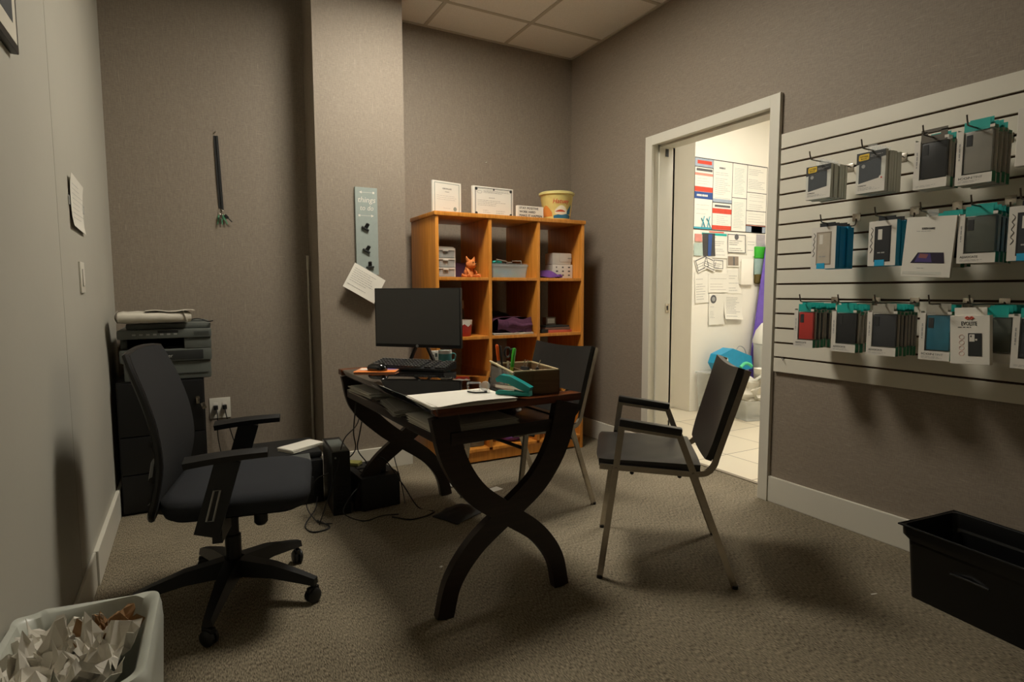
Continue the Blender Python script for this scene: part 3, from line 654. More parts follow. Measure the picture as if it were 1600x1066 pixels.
tag(MB().box((-.045, 0, 0), (.045, .06, .10), 0, .003).build('gift_box', mat('dull_purple', '#5a4468', .7), loc=(1.585, 3.60, Z1), rz=.1), 'dull purple box behind the orange plush in the top left cube', 'box')
t = thing('plush_toy', 'orange plush animal with pointed ears sitting in the top left cube', 'plush toy', (1.612, 3.50, Z1), radians(20))
mb = MB().tube(bez([(0, .005, .012), (0, .01, .035), (0, .005, .055), (0, -.005, .07)], 4), [.030]*2+[.032]*4+[.028]*4+[.020]*3, 14)
for s in (-1, 1):
    mb.tube([(.02*s, -.01, .012), (.036*s, -.04, .011), (.040*s, -.055, .014)], [.013, .013, .011], 10).tube([(.020*s, 0, .055), (.032*s, -.022, .035), (.030*s, -.030, .022)], [.010, .010, .010], 8)
mb.build('body', m_orange, t, smooth=80)
V, F = crumple(.032, 1.15, .95, .95, 2, 3, .05); mb = MB().add([(a, b-.012, c+.085) for a, b, c in V], F)
mb.tube([(0, -.03, .082), (0, -.052, .078)], [.015, .008], 10)
for s in (-1, 1): mb.tube([(.020*s, -.008, .105), (.032*s, -.006, .122), (.038*s, -.006, .136)], [.014, .009, .002], 8)
mb.build('head', m_orange, t, smooth=80)
MB().box((-.014, -.046, .094), (-.007, -.040, .101), 0, .002).box((.007, -.046, .094), (.014, -.040, .101), 0, .002).box((-.004, -.062, .078), (.004, -.052, .084), 0, .002).build('face', m_black, t)
MB().tube([(-.024, .0, .006), (-.06, .01, .012), (-.075, -.01, .02)], [.010, .009, .006], 8).build('tail', m_orange, t)
# clear tote
def tote(name, label, x, y, z, w, d, h, rz, m, lid=None, handle=True, mrim=None):
    t = thing(name, label, 'storage box', (x, y, z), rz)
    def wall(off):
        return [(0, 0, off, w*.46-off, d*.46-off, .015), (0, 0, h, w*.5-off, d*.5-off, .018)]
    o = MB().rrect([(0, 0, 0, w*.45, d*.45, .015), (0, 0, h, w*.49, d*.49, .018), (0, 0, h, w*.49-.003, d*.49-.003, .016), (0, 0, .004, w*.45-.003, d*.45-.003, .013)], 4, cap1=True); o.build('tub', m, t)
    MB().rrect([(0, 0, h-.004, w*.5, d*.5, .02), (0, 0, h+.006, w*.505, d*.505, .02), (0, 0, h+.006, w*.47, d*.47, .018), (0, 0, h-.004, w*.47, d*.47, .018), (0, 0, h-.004, w*.5, d*.5, .02)], 4, cap0=False, cap1=False).build('rim', mrim or m, t)
    if lid: MB().rrect([(0, 0, h+.0065, w*.49, d*.49, .02), (0, 0, h+.013, w*.49, d*.49, .02), (0, 0, h+.015, w*.40, d*.40, .02)], 4).build('lid', lid, t)
    return t
t = tote('storage_box', 'clear lidded storage box holding blue things in the top middle cube', 1.862, 3.51, Z1, .285, .22, .078, radians(1), m_frost, m_clear)
MB().tube([(-.10, -.09, .095), (-.10, -.095, .118), (-.02, -.09, .108), (-.018, -.09, .100), (.02, -.09, .100), (.022, -.09, .110), (.09, -.09, .112), (.095, -.085, .095)], .0035, 6).build('wire_handle', m_chrome, t)
for i, (x, y, w, h, m) in enumerate(((1.86, 3.50, .08, .045, m_blue), (1.80, 3.52, .03, .05, m_teal), (1.93, 3.51, .05, .03, m_teal))):
    tag(MB().box((-w/2, -.04, 0), (w/2, .04, h), 0, .004).build('plastic_block', m, loc=(x, y, Z1+.005), rz=.1*i), ('blue block in the middle of the clear storage box', 'tall narrow teal block at the left inside the clear storage box', 'low teal block at the right inside the clear storage box')[i], 'block')
tag(MB().tube(bez([(-.02, 0, .006), (.03, .02, .008), (.05, -.02, .006), (0, -.035, .008), (-.03, -.02, .006)], 6), .008, 8).build('coiled_strap', m_teal, loc=(1.765, 3.46, Z1+.094), rz=.3), 'teal strap lying on the clear storage box lid at its left end', 'strap')
# purple pouch and two white boxes
t = thing('fabric_pouch', 'bright purple fabric pouch in the top right cube', 'pouch', (2.185, 3.48, Z1), radians(-4))
MB().sheet(lambda u, v: (-.09+.19*u, -.05+.10*v, .004+(.085*(1-u)**.5*(u+.02)**.25)*sin(pi*(.02+.96*v))+.004*sin(9*u+4*v)), 18, 12, .003).build('pouch_body', m_purple, t, smooth=60)
MB().tube([(.085, 0, .012), (.115, -.01, .02), (.125, -.015, .008)], [.012, .010, .006], 8).build('gathered_end', m_purple, t)
t = thing('white_device_box', 'white carton with small printed symbols at the bottom of the top right cube', 'box', (2.345, 3.50, Z1), radians(-3))
MB().box((-.085, 0, 0), (.078, .12, .098), 0, .003).build('carton', m_carton, t)
mb = MB(); R = random.Random(5)
for q in range(9): x, z = -.06+.05*(q % 3), .018+.028*(q//3); mb.box((x, -.0006, z), (x+.018*R.uniform(.5, 1), 0, z+.010))
mb.build('symbols', m_ink, t, smooth=0)
t = thing('white_device_box', 'white rounded carton stacked on the printed carton in the top right cube', 'box', (2.340, 3.505, Z1+.0985), radians(-2))
MB().box((-.08, 0, 0), (.075, .11, .082), 0, .008).box((-.022, -.003, .018), (.076, .02, .078), 0, .003).build('carton', m_carton, t)
MB().text('HOLA', .013, .045, .04, -.0036, 0, None).build('lettering', m_ink, t, smooth=0)
# second row
t = thing('water_bottle', 'grey bottle with pale cap in the second row, right of the monitor', 'bottle', (1.575, 3.60, Z2), 0)
MB().lathe([(.032, 0), (.036, .01), (.036, .15), (.030, .175)], 20).build('bottle_body', m_greycase, t)
MB().lathe([(.033, .176), (.033, .225), (.028, .232)], 20).build('cap', m_paper2, t, label='pale round cap')
t = thing('red_tub', 'red tub with white zigzag rim in the second row, right of the monitor', 'tub', (1.545, 3.475, Z2), 0)
MB().lathe([(.052, 0), (.055, .005), (.062, .098), (.058, .098), (.05, .01), (.01, .008)], 28).build('tub_body', mat('brick_red', '#a8322a', .55), t)
mb = MB()
for i in range(28):
    a, b = 2*pi*i/28, 2*pi*(i+1)/28; lo = lambda k: .062 if k % 4 == 2 else (.080 if k % 4 == 0 else .071)
    ra, rb = .0555+.0075*lo(i)/.098, .0555+.0075*lo(i+1)/.098
    mb.add([(ra*cos(a), ra*sin(a), lo(i)), (rb*cos(b), rb*sin(b), lo(i+1)), (.0638*cos(b), .0638*sin(b), .105), (.0638*cos(a), .0638*sin(a), .105)], [(0,1,2,3)])
mb.build('zigzag_rim', m_paper, t, label='white zigzag band')
t = thing('folded_blanket', 'plum coloured folded blanket in the second row middle cube', 'blanket', (1.895, 3.54, Z2+.0125), radians(2))
def blank(u, v):
    a = 2*pi*u; e = abs(sin(a))**.7*(1 if sin(a) > 0 else -1)
    return (.150*(abs(cos(a))**.5)*(1 if cos(a) > 0 else -1)*(1+.05*sin(9*v+2)), -.10+.22*v, .052+.048*e*(1+.10*sin(5*v+6*u))+.006*noise.noise(Vector((u*7, v*5, 1))))
MB().sheet(blank, 40, 14).build('blanket_body', m_plum, t, smooth=80)
MB().sheet(lambda u, v: (-.12+.26*u, -.112-.01*sin(pi*v), .02+.075*v-.03*u*(1-v)+.008*sin(11*u+3*v)), 22, 8, .006).sheet(lambda u, v: (-.05+.19*u, -.120-.012*sin(pi*v), .030+.05*v*(1-u*.5)+.006*sin(8*u)), 18, 6, .006).build('folds', m_plum, t, smooth=80)
stack('paper_stack', 'white sheets under the plum blanket in the middle cube', 'paper stack', 1.892, 3.52, Z2, .30, .22, 7, 0, m=m_paper, jit=.006)
t = thing('black_cloth', 'black cloth heaped behind the plum blanket', 'cloth', (1.89, 3.72, Z2), 0)
V, F = crumple(.09, 1.5, .75, .95, 8, 3, .3); zm = min(v[2] for v in V); MB().add([(a, b, c-zm) for a, b, c in V], F).build('cloth_heap', m_blackm, t, smooth=60)
tag(MB().box((-.10, -.07, 0), (.10, .07, .018), 0, .002).build('book', mat('coral_cover', '#c7604c', .6), loc=(2.275, 3.50, Z2), rz=.06), 'coral red book lying lowest in the second row right cube', 'book')
tag(MB().box((-.10, -.07, 0), (.10, .07, .016), 0, .002).build('book', mat('brown_cover', '#6d5042', .6), loc=(2.262, 3.505, Z2+.0187), rz=-.05), 'brown book lying on the coral book', 'book')
tag(MB().box((-.10, -.065, 0), (.10, .065, .012), 0, .002).build('book', m_greyd, loc=(2.27, 3.52, Z2+.0353), rz=.02), 'dark thin book topmost of the small book pile', 'book')
t = thing('small_box', 'small grey and white box on top of the book pile', 'box', (2.275, 3.55, Z2+.0478), 0)
MB().box((-.042, 0, 0), (.042, .05, .055), 0, .002).build('carton', mat('taupe_box', '#6e645a', .6), t); MB().box((-.030, -.0008, .010), (.030, 0, .045)).build('front_label', m_silverc, t, smooth=0, label='pale front label')
tag(MB().sheet(lambda u, v: (-.04+.10*u, -.07+.14*v, .004+.05*(1-u)**2), 8, 4, .001).build('leaflet', m_paper2, loc=(2.135, 3.53, Z2+.002), rz=0), 'curled white leaflet left of the book pile', 'paper')
tag(MB().box((-.03, -.025, 0), (.03, .025, .025), 0, .006).build('eyeglass_pouch', m_blackm, loc=(2.135, 3.435, Z2), rz=.2), 'small black pouch in front of the curled leaflet', 'pouch')
# bottom row
t = thing('tool_case', 'grey green plastic case with latches in the bottom left cube', 'case', (1.605, 3.45, Z4), radians(-1))
MB().box((-.18, 0, 0), (.08, .25, .155), 0, .010).build('case_body', mat('grey_green_plastic', '#6d736c', .5), t)
mb = MB()
for z in (.03, .075, .115): mb.box((-.17, -.004, z), (.07, 0, z+.006))
mb.build('ribs', mat('grey_green_plastic', '#6d736c'), t, smooth=0)
for x in (-.12, .02): MB().box((x-.015, -.009, .085), (x+.015, -.0045, .11), 0, .002).build('latch', m_greyd, t)
t = thing('purple_cloth', 'purple cloth heap in the bottom middle cube', 'cloth', (1.93, 3.50, Z4), 0)
V, F = crumple(.07, 1.5, 1.0, .55, 11, 3, .3); zm = min(v[2] for v in V); MB().add([(a, b, c-zm) for a, b, c in V], F).build('cloth_heap', m_purple, t, smooth=60)
t = thing('trinket_pile', 'small silvery trinkets pile in the bottom right cube', 'trinkets', (2.20, 3.45, Z4), 0)
mb = MB(); R = random.Random(8)
for q in range(9): x = -.06+.015*q; mb.tube([(x, R.uniform(-.01, .01), 0), (x+R.uniform(-.01, .01), 0, .01+.03*R.random())], .006, 6)
mb.build('trinkets', mat('amber_trinket', '#b7793b', .3), t)

# ================================================================== WALL THINGS
# to-do board on the column
t = thing('todo_board', 'narrow grey green hanging board lettered things to do, with three clips', 'board', (.968, 3.600, 1.235), 0)
m_board = mat('sage_board', '#98a29c', .6, var=.04)
MB().box((-.068, 0, 0), (.068, .020, .530), 0, .001).build('board_panel', m_board, t, smooth=0)
mb = MB().text('things', .048, -.055, .440, -.0006, 0, None, shear=.2, width=.108).text('to do', .044, -.042, .392, -.0006, 0, None, shear=.2, width=.082)
for z, s in ((.500, -1), (.360, 1)):
    mb.box((-.035, -.0006, z-.001), (.035, 0, z+.001)).add([(.044*s, -.0006, z), (.028*s, -.0006, z+.008), (.028*s, -.0006, z-.008)], [(0,1,2)]).box((-.044*s-.006, -.0006, z-.006), (-.044*s+.006, 0, z+.006))
mb.build('lettering', m_paper, t, smooth=0, label='white script lettering and arrows')
for x, z, a in ((-.010, .285, -.5), (-.006, .150, -.5), (.012, .052, .1)):
    T = Tr(x, -.001, z, ry=-a)
    MB().box((-.024, -.012, -.010), (.024, -.001, .0), 0, .001, T).tube([(0, -.006, 0), (0, -.012, .012), (0, -.016, .028)], .006, 6, 0, T, rect=(.022, .003)).tube([(-.006, -.017, .026), (.006, -.017, .026)], .005, 8, 0, T).build('bulldog_clip', m_greyd, t, label='dark metal clip')
t = thing('note_sheet', 'tilted handwritten white sheet hanging from the lowest clip of the to do board', 'paper', (.972, 3.588, 1.247), 0)
T = Tr(0, 0, 0, ry=radians(30))
MB().sheet(lambda u, v: (-.105+.215*u, -.004-.022*(1-v)-.006*sin(u*pi), -.155+.165*v), 8, 6, .0006, 0, T).build('sheet', m_paper, t)
MB().lines(-.09, .085, -.13, -.01, 9, 0, 0, None, .0022, 12, .1).build('handwriting', m_inkl, t, smooth=0)
hw = t.children[-1] if t.children else None
for o in kids(t):
    if o.name.startswith('handwriting'):
        for v in o.data.vertices:
            u = (v.co.x+.105)/.215; w = (v.co.z+.155)/.165
            v.co = T @ Vector((v.co.x, -.0055-.022*(1-w)-.006*sin(u*pi), v.co.z))
# lanyard with keys
t = thing('lanyard', 'black lanyard with a bunch of green tagged keys pinned to the back wall', 'lanyard', (.170, 3.9245, 2.067), 0)
MB().sheet(lambda u, v: (-.010+.022*v+.012*u*(1-.4*v), -.004-.004*sin(pi*u), -.02-.42*u), 20, 3, .003).sheet(lambda u, v: (.002+.012*v+.014*u, -.009-.004*sin(pi*u), -.02-.43*u), 20, 3, .002).build('strap', m_blackm, t)
MB().tube([(0, 0, 0), (0, -.016, .002)], .004, 8).build('pin', m_chrome, t, label='silver pin')
MB().tube([(.014+.012*cos(a*pi/5), -.010, -.462+.014*sin(a*pi/5)) for a in range(10)], .0018, 6, closed=True).build('key_ring', m_chrome, t)
for i, (dx, a, m) in enumerate(((-.02, -.25, 'key_green'), (.0, .05, 'key_green'), (.022, .35, 'key_green'), (.036, .75, 'black_plastic'), (-.006, -.1, 'satin_steel'))):
    mk = MATS.get(m) or mat('key_green', '#4f8d6b', .5)
    T = Tr(.014+dx*.4, -.010-.004*i, -.475, ry=-a)
    MB().box((-.008, -.0015, -.030), (.008, .0015, -.004), 0, .001, T).box((-.003, -.001, -.060), (.003, .001, -.030), 0, 0, T).build('key', mk, t, smooth=0)
tag(MB().tube([(0, 0, 0), (0, -.012, 0)], .003, 8).build('nail', m_paper2, loc=(1.943, YB, 2.074)), 'tiny pale nail head in the back wall above the bookcase', 'nail')
# rod in the corner
t = thing('metal_rod', 'thin silver metal rod standing upright beside the column', 'rod', (.664, 3.892, .0), 0)
MB().tube([(0, 0, 0), (0, 0, 1.27)], .0075, 10).build('rod_tube', mat('silver_paint', '#c4bfb2', .35, metal=.3), t); MB().tube([(0, 0, 1.271), (0, 0, 1.36)], .0095, 10).build('rod_sleeve', m_paper2, t)
# outlet with plugs
t = thing('wall_outlet', 'white double wall outlet with two black plugs, low on the back wall', 'outlet', (.131, YB, .430), 0)
MB().box((-.057, -.006, -.062), (.057, 0, .062), 0, .002).build('cover_plate', m_white, t)
for s in (-1, 1): MB().box((s*.024-.013, -.009, -.032), (s*.024+.013, -.0065, .034), 0, .002).build('socket', m_carton, t)
for i, s in enumerate((-1, 1)):
    p = thing('power_cord', ('black power cord in the left socket of the wall outlet', 'black power cord in the right socket of the wall outlet')[i], 'cord', (.131+s*.024, YB-.0095, .436), 0)
    MB().box((-.012, -.028, -.012), (.012, 0, .014), 0, .004).build('plug', m_blackp, p)
    MB().tube(bez([(0, -.026, 0), (.006, -.040, -.05), (.004+.03*i, -.038, -.18), (.03+.05*i, -.045, -.34), (.06+.06*i, -.06, -.4275)], 6), .0032, 6).build('cable', m_blackp, p)
# left wall: frame, taped sheet, switch
t = thing('picture_frame', 'dark framed picture at the top left edge on the grey wall', 'picture', (XL, 1.742, 1.93), pi/2)
MB().box((-.20, -.018, -.20), (.20, 0, .20), 0, .003).build('frame', m_blackp, t); MB().box((-.182, -.0188, -.182), (.182, -.0182, .182)).box((-.15, -.0193, -.14), (.15, -.0189, .14), 1).build('mat_board', [m_paper2, m_greycase], t, smooth=0)
t = thing('taped_notice', 'white printed sheet taped to the grey left wall', 'paper', (XL, 2.80, 1.47), pi/2)
MB().sheet(lambda u, v: (-.150+.30*u, -.003-.006*abs(v*2-1)**3-.004*(1-u), -.095+.19*v-.01*u), 8, 6, .0005).build('sheet', m_paper, t)
MB().lines(-.12, .12, -.07, .07, 8, -.0085, 0, None, .0018, 4, .1).build('print', m_inkl, t, smooth=0)
for s in (-1, 1): MB().box((s*.155-.016, -.0045, -.022), (s*.155+.016, -.004, .012)).build('tape_piece', m_frost, t, smooth=0)
t = thing('light_switch', 'white light switch plate on the grey left wall', 'switch', (XL, 2.815, 1.19), pi/2)
MB().box((-.046, -.007, -.060), (.046, 0, .060), 0, .002).build('cover_plate', m_white, t); MB().box((-.017, -.011, -.033), (.017, -.0075, .033), 0, .002).build('rocker', m_carton, t)

# ================================================================== PRINTERS, CABINET, COMPUTER ON THE FLOOR
t = thing('filing_cabinet', 'black filing cabinet in the corner under the large printer', 'cabinet', (-.150, 3.67, 0), 0)
m_cab = mat('cabinet_black', '#0b0b0b', .5, var=.05)
MB().box((-.195, -.20, 0), (.195, .225, .680), 0, .004).build('cabinet_body', m_cab, t)
for i, (a, b) in enumerate(((.012, .205), (.210, .400), (.405, .672))):
    d = MB().box((-.188, -.220, a), (.188, -.2005, b), 0, .003).build('drawer', m_cab, t)
    MB().box((-.06, -.229, b-.045), (.06, -.2205, b-.028), 0, .002).build('handle', m_cab, d)
MB().lathe([(.010, 0), (.010, .012)], 14, 0, Tr(.162, -.2205, .600-.02, rx=pi/2)).build('lock', m_chrome, t, label='silver lock')
tag(MB().box((-.007, -.002, -.03), (.007, 0, .0), 0, .001).box((-.010, -.004, -.062), (.010, -.002, -.028), 0, .002, Tr(.012, 0, 0, ry=-.3)).build('key_pair', m_chrome, loc=(.012, 3.4365, .580)), 'silver keys hanging from the filing cabinet lock', 'keys')
t = thing('laser_printer', 'dark grey laser multifunction printer on the filing cabinet', 'printer', (-.122, 3.65, .6805), 0)
MB().box((-.185, -.185, .0), (.205, .205, .095), 0, .012).box((-.200, -.195, .095), (.210, .205, .160), 0, .010).box((-.200, -.10, .160), (.210, .205, .215), 0, .006).box((.085, -.195, .160), (.210, -.10, .215), 0, .006).build('body', m_greyp, t)
MB().box((-.17, -.1, .162), (.083, -.098, .213)).build('paper_outlet', m_black, t, smooth=0)
MB().box((-.11, -.1985, .104), (.17, -.1955, .152), 0, .002).box((-.15, -.189, .03), (.19, -.186, .032)).build('front_tray', m_greyd, t)
MB().text('brother', .026, -.045, .118, -.1992, 0, None, width=.075).build('lettering', m_silverc, t, smooth=0)
MB().box((-.205, -.205, .216), (.212, .205, .262), 0, .010).box((-.17, -.16, .262), (.212, .205, .292), 0, .012).box((.09, .0, .292), (.19, .12, .300), 0, .004).build('scanner_lid', m_greyp, t)
mb = MB()
for i in range(4): mb.box((.13, -.2056, .228+.006*i), (.20, -.2052, .230+.006*i))
for i in range(7): mb.box((-.14+.03*i, -.2062, .234), (-.125+.03*i, -.2052, .242), 1)
mb.box((-.03, -.2066, .244), (.06, -.2052, .258), 2).build('control_panel', [m_greyd, m_inkl, m_black], t, smooth=0)
t = thing('plastic_parcel', 'white plastic wrapped parcel lying on the large printer', 'parcel', (-.185, 3.50, .9735), radians(3))
m_bag = mat('white_poly', '#cfc9ba', .35, var=.04)
def pk(u, v):
    a = 2*pi*u; c_, s_ = cos(a), sin(a); w = .125*(1+.03*sin(5*v+3)); 
    return (-.135+.30*v*(1-.06*c_), c_*.10*(abs(c_)**-.3 if abs(c_) > .01 else 1)*(.9+.1*sin(4*v)), .032+.030*s_*(abs(s_)**-.4 if abs(s_) > .05 else 1)*(1 if .03 < v else .8)+.004*noise.noise(Vector((3*c_, 8*v, 3*s_))))
MB().sheet(pk, 28, 14).build('wrapping', m_bag, t, smooth=60)
MB().sheet(lambda u, v: (-.02+.22*u, -.09+.16*v, .064+.004*sin(9*u)), 10, 6, .0015).sheet(lambda u, v: (.145+.02*u, -.09+.17*v, .064-.055*u), 6, 6, .0015).sheet(lambda u, v: (-.137-.012*sin(pi*u), -.09+.17*v, .004+.060*u), 8, 6, .0015).build('loose_flaps', m_bag, t, smooth=60)
tag(MB().tube(bez([(-.02, 3.46, .985), (.03, 3.44, .955+.04), (.075, 3.455, .979), (.10, 3.50, .979)], 6), .003, 6).build('printer_cable', m_blackp), 'black cable lying over the large printer lid', 'cable')

t = thing('inkjet_printer', 'black multifunction inkjet printer on the floor beside the column', 'printer', (.385, 3.37, 0), radians(0))
MB().box((-.20, -.19, 0), (.205, .20, .235), 0, .012).build('body', m_blackp, t)
MB().box((-.202, -.150, .2355), (.207, .20, .272), 0, .012).build('scanner_lid', m_blackm, t)
MB().add([(-.20, -.235, .220), (.10, -.235, .220), (.14, -.20, .236), (.14, -.152, .268), (-.20, -.152, .268), (-.20, -.19, .215), (.10, -.19, .215)], [(0,1,2,3,4), (0,5,6,1)]).build('control_panel', mat('panel_grey', '#4a4d48', .35), t, smooth=0, label='tilted grey control panel')
mb = MB(); T = Matrix.Translation((0, -.235, .221)) @ Matrix.Rotation(radians(30), 4, 'X')
mb.box((-.055, .015, 0), (.015, .070, .002), 1, 0, T)
for i in range(3):
    for j in range(2): mb.lathe([(.007, 0), (.006, .002)], 10, 0, T @ Tr(-.16+.035*i, .022+.03*j, 0))
for i in range(3):
    for j in range(3): mb.lathe([(.006, 0), (.005, .002)], 10, 0, T @ Tr(.035+.022*i, .018+.02*j, 0))
mb.build('buttons', [m_inkl, m_greyd], t)
MB().box((-.15, -.2, .045), (.15, -.192, .15), 0, .003).build('paper_tray', m_blackm, t)
stack('paper_stack', 'white sheets lying askew on the floor inkjet printer', 'paper stack', .50, 3.33, .2726, .12, .21, 12, radians(-58), m=m_paper, jit=.004)
t = thing('computer_tower', 'slim black desktop computer standing on the floor', 'computer', (.640, 3.10, 0), radians(-3))
MB().box((-.045, -.16, 0), (.045, .16, .328), 0, .005).build('case', m_blackp, t)
mb = MB().box((-.038, -.163, .20), (.038, -.1605, .320), 0, .001)
for i in range(8): mb.box((-.03, -.165, .03+.018*i), (.03, -.163, .037+.018*i))
mb.build('front_grille', m_blackm, t); MB().lathe([(.005, 0), (.005, .002)], 12, 0, Tr(-.028, -.1635, .30, rx=pi/2)).build('power_button', m_inkl, t)
MB().box((-.035, -.15, .3285), (.035, .10, .3305)).build('top_label', m_greyp, t, smooth=0)
t = thing('battery_backup', 'black battery backup box with power strip beside the computer tower', 'battery backup', (.822, 3.07, 0), radians(4))
MB().box((-.105, -.14, .0), (.105, .17, .175), 0, .012).build('housing', m_blackm, t)
mb = MB()
for i in range(2):
    for j in range(4): mb.box((-.07+.075*i, -.10+.065*j, .1755), (-.02+.075*i, -.06+.065*j, .180), 0, .002)
mb.build('sockets', m_blackp, t)
for i, (x, y) in enumerate(((-.045, -.08), (.03, -.08), (.03, .05))): MB().box((x-.015, y-.015, .1805), (x+.015, y+.015, .215), 0, .004).build('plug', m_blackp, t)
tag(MB().box((-.03, -.06, 0), (.03, .06, .02), 0, .004).build('adapter_brick', mat('olive_tape', '#7d7a3f', .6), loc=(.735, 3.20, .1763), rz=.9), 'olive yellow strip lying on the battery backup', 'adapter')
cabs = [
 ([(.68, 2.80, .60), (.70, 2.95, .42), (.72, 3.02, .30), (.68, 3.25, .16), (.60, 3.32, .05)], 'thin black cable hanging from the desk shelf toward the tower'),
 ([(.76, 3.0, .61), (.74, 3.02, .45), (.66, 3.0, .37), (.60, 2.90, .25), (.53, 2.86, .08), (.50, 2.85, .006)], 'black cable passing over the tower top from the desk'),
 ([(.80, 3.05, .59), (.77, 3.10, .38), (.76, 3.12, .28), (.79, 3.05, .22)], 'straight thin cable dropping onto the battery backup'),
 ([(.86, 2.99, .21), (.90, 2.96, .30), (.93, 3.0, .22), (.95, 2.96, .10), (.955, 2.92, .006)], 'black cable looping up from the battery backup plugs'),
 ([(.80, 2.99, .20), (.84, 2.93, .27), (.94, 2.92, .12), (1.0, 2.84, .005), (1.05, 2.74, .005), (.92, 2.70, .005), (.84, 2.78, .005)], 'black cable coiled on the carpet right of the battery backup'),
 ([(.56, 2.90, .24), (.50, 2.93, .20), (.47, 3.02, .06), (.50, 2.90, .005), (.56, 2.84, .005)], 'black cable curling left of the computer tower'),
 ([(.54, 3.10, .06), (.50, 2.95, .05), (.44, 2.88, .005), (.46, 2.78, .005), (.54, 2.80, .005), (.50, 2.90, .012)], 'thin cable loop on the carpet between the printer and the tower'),
 ([(.70, 2.92, .13), (.66, 2.88, .11), (.62, 2.86, .04), (.70, 2.80, .005), (.80, 2.82, .005), (.88, 2.80, .005)], 'black cable lying in front of the battery backup'),
 ([(.78, 3.05, .59), (.86, 3.02, .42), (.93, 3.0, .30), (.89, 3.03, .22)], 'grey cable running from the desk to the battery backup'),
]
for i, (p, l) in enumerate(cabs): tag(MB().tube(bez(p, 7), .0028 if i % 2 else .0034, 6).build('cable', m_greyp if 'grey' in l else m_blackp), l, 'cable')
t = thing('mesh_bag', 'flat dark mesh bag lying on the carpet behind the desk legs', 'bag', (1.155, 2.66, 0), radians(25))
MB().sheet(lambda u, v: (-.11+.22*u, -.085+.17*v, .006+.030*sin(pi*u)**.6*sin(pi*v)**.6+.005*noise.noise(Vector((u*6, v*6, 2)))), 18, 14, .004).build('bag_body', m_blackm, t, smooth=60)
tag(MB().box((-.045, -.028, 0), (.045, .028, .0012)).build('card', m_paper, loc=(1.475, 2.90, .001), rz=.25), 'small white card lying on the carpet behind the crossed desk legs', 'card')
t = thing('clear_wrapper', 'crumpled clear wrapper on the carpet by the far desk foot', 'wrapper', (1.275, 3.06, 0), .4)
V, F = crumple(.028, 1, 1, .8, 21, 2, .5); zm = min(v[2] for v in V); MB().add([(a, b, c-zm) for a, b, c in V], F).build('film', m_frost, t, smooth=0)
tag(MB().box((-.006, -.004, 0), (.006, .004, .003)).build('paper_crumb', m_paper, loc=(.858, 2.17, 0), rz=.5), 'tiny white crumb on the carpet left of the crossed legs', 'crumb')
tag(MB().box((-.012, -.003, 0), (.012, .003, .002)).build('paper_crumb', m_paper, loc=(2.19, 1.18, 0), rz=-.3), 'tiny white scrap on the carpet near the black bin', 'crumb')

# ================================================================== BINS
def shell(mb, secs_out, secs_in, n=6, m=0):
    return mb.rrect(secs_out+secs_in, n, m)
bz = radians(8); c0 = Vector((2.265, 1.151)); ux = Vector((cos(-.11), sin(-.11))); uy = Vector((-.115, -.993))
ctr = c0+ux*.1635+uy*.235
t = thing('storage_bin', 'large open black plastic bin on the carpet under the display panel', 'bin', (ctr.x, ctr.y, 0), radians(-6.5))
hx, hy = .1635, .235
MB().rrect([(0, 0, 0, hx-.035, hy-.035, .02), (0, 0, .215, hx-.022, hy-.022, .025), (0, 0, .235, hx-.006, hy-.006, .03), (0, 0, .270, hx-.004, hy-.004, .03), (0, 0, .270, hx-.014, hy-.014, .026), (0, 0, .235, hx-.020, hy-.020, .025), (0, 0, .006, hx-.040, hy-.040, .018)], 6, 0).build('tub', mat('bin_black', '#0b0b0b', .35, var=.05), t)
MB().tube([(sx*(hx-.004-.0), sy*(hy-.004), .270) for sx, sy in ((-1, -1), (1, -1), (1, 1), (-1, 1))], .004, 8, closed=True).build('rim', mat('bin_rim', '#242424', .25), t)
MB().tube([(-hx+.026, -.06, .15), (-hx+.020, 0, .155), (-hx+.026, .06, .15)], .004, 6).build('grip_ridge', mat('bin_rim', '#242424'), t)

t = thing('waste_basket', 'waste basket with a translucent white liner, at the lower left corner', 'waste basket', (-.232, 1.385, 0), radians(-2))
HX, HY, HZ = .130, .185, .425
MB().rrect([(0, 0, 0, HX-.03, HY-.03, .04), (0, 0, HZ-.01, HX-.006, HY-.006, .05), (0, 0, HZ-.01, HX-.009, HY-.009, .048), (0, 0, .004, HX-.034, HY-.034, .038)], 8).build('basket', mat('grey_basket', '#6f716c', .5), t)
def lw(p, si):
    q = noise.noise(Vector((p.x*22, p.y*22, si*1.3)))*.007; d = Vector((p.x, p.y, 0)).normalized(); return p+d*q+Vector((0, 0, q*.9 if si > 2 else 0))
m_liner = mat('bin_liner', '#c3c6bb', .3, var=.03, alpha=.93)
MB().rrect([(0, 0, HZ-.21, HX+.004, HY+.004, .055), (0, 0, HZ-.12, HX+.009, HY+.009, .055), (0, 0, HZ-.04, HX+.011, HY+.011, .056), (0, 0, HZ-.004, HX+.010, HY+.010, .056), (0, 0, HZ+.008, HX+.004, HY+.004, .054), (0, 0, HZ+.006, HX-.010, HY-.010, .05), (0, 0, HZ-.04, HX-.024, HY-.024, .042), (0, 0, HZ-.12, HX-.030, HY-.030, .038), (0, 0, HZ-.22, HX-.040, HY-.040, .034)], 14, 0, None, False, True, lw).build('liner', m_liner, t, smooth=60, label='translucent white plastic liner')
R = random.Random(11)
m_tissue = mat('tissue_paper', '#d8d3c7', .9, var=.03); m_kr = mat('brown_paper', '#8f6e4a', .85, var=.1)
spots = [(-.07, .11), (-.01, .115), (.05, .10), (-.075, .04), (-.015, .05), (.045, .035), (-.07, -.03), (-.01, -.02), (.045, -.035), (-.05, -.09), (.02, -.09), (-.03, .08), (.015, .075), (-.045, .0), (.02, .005)]
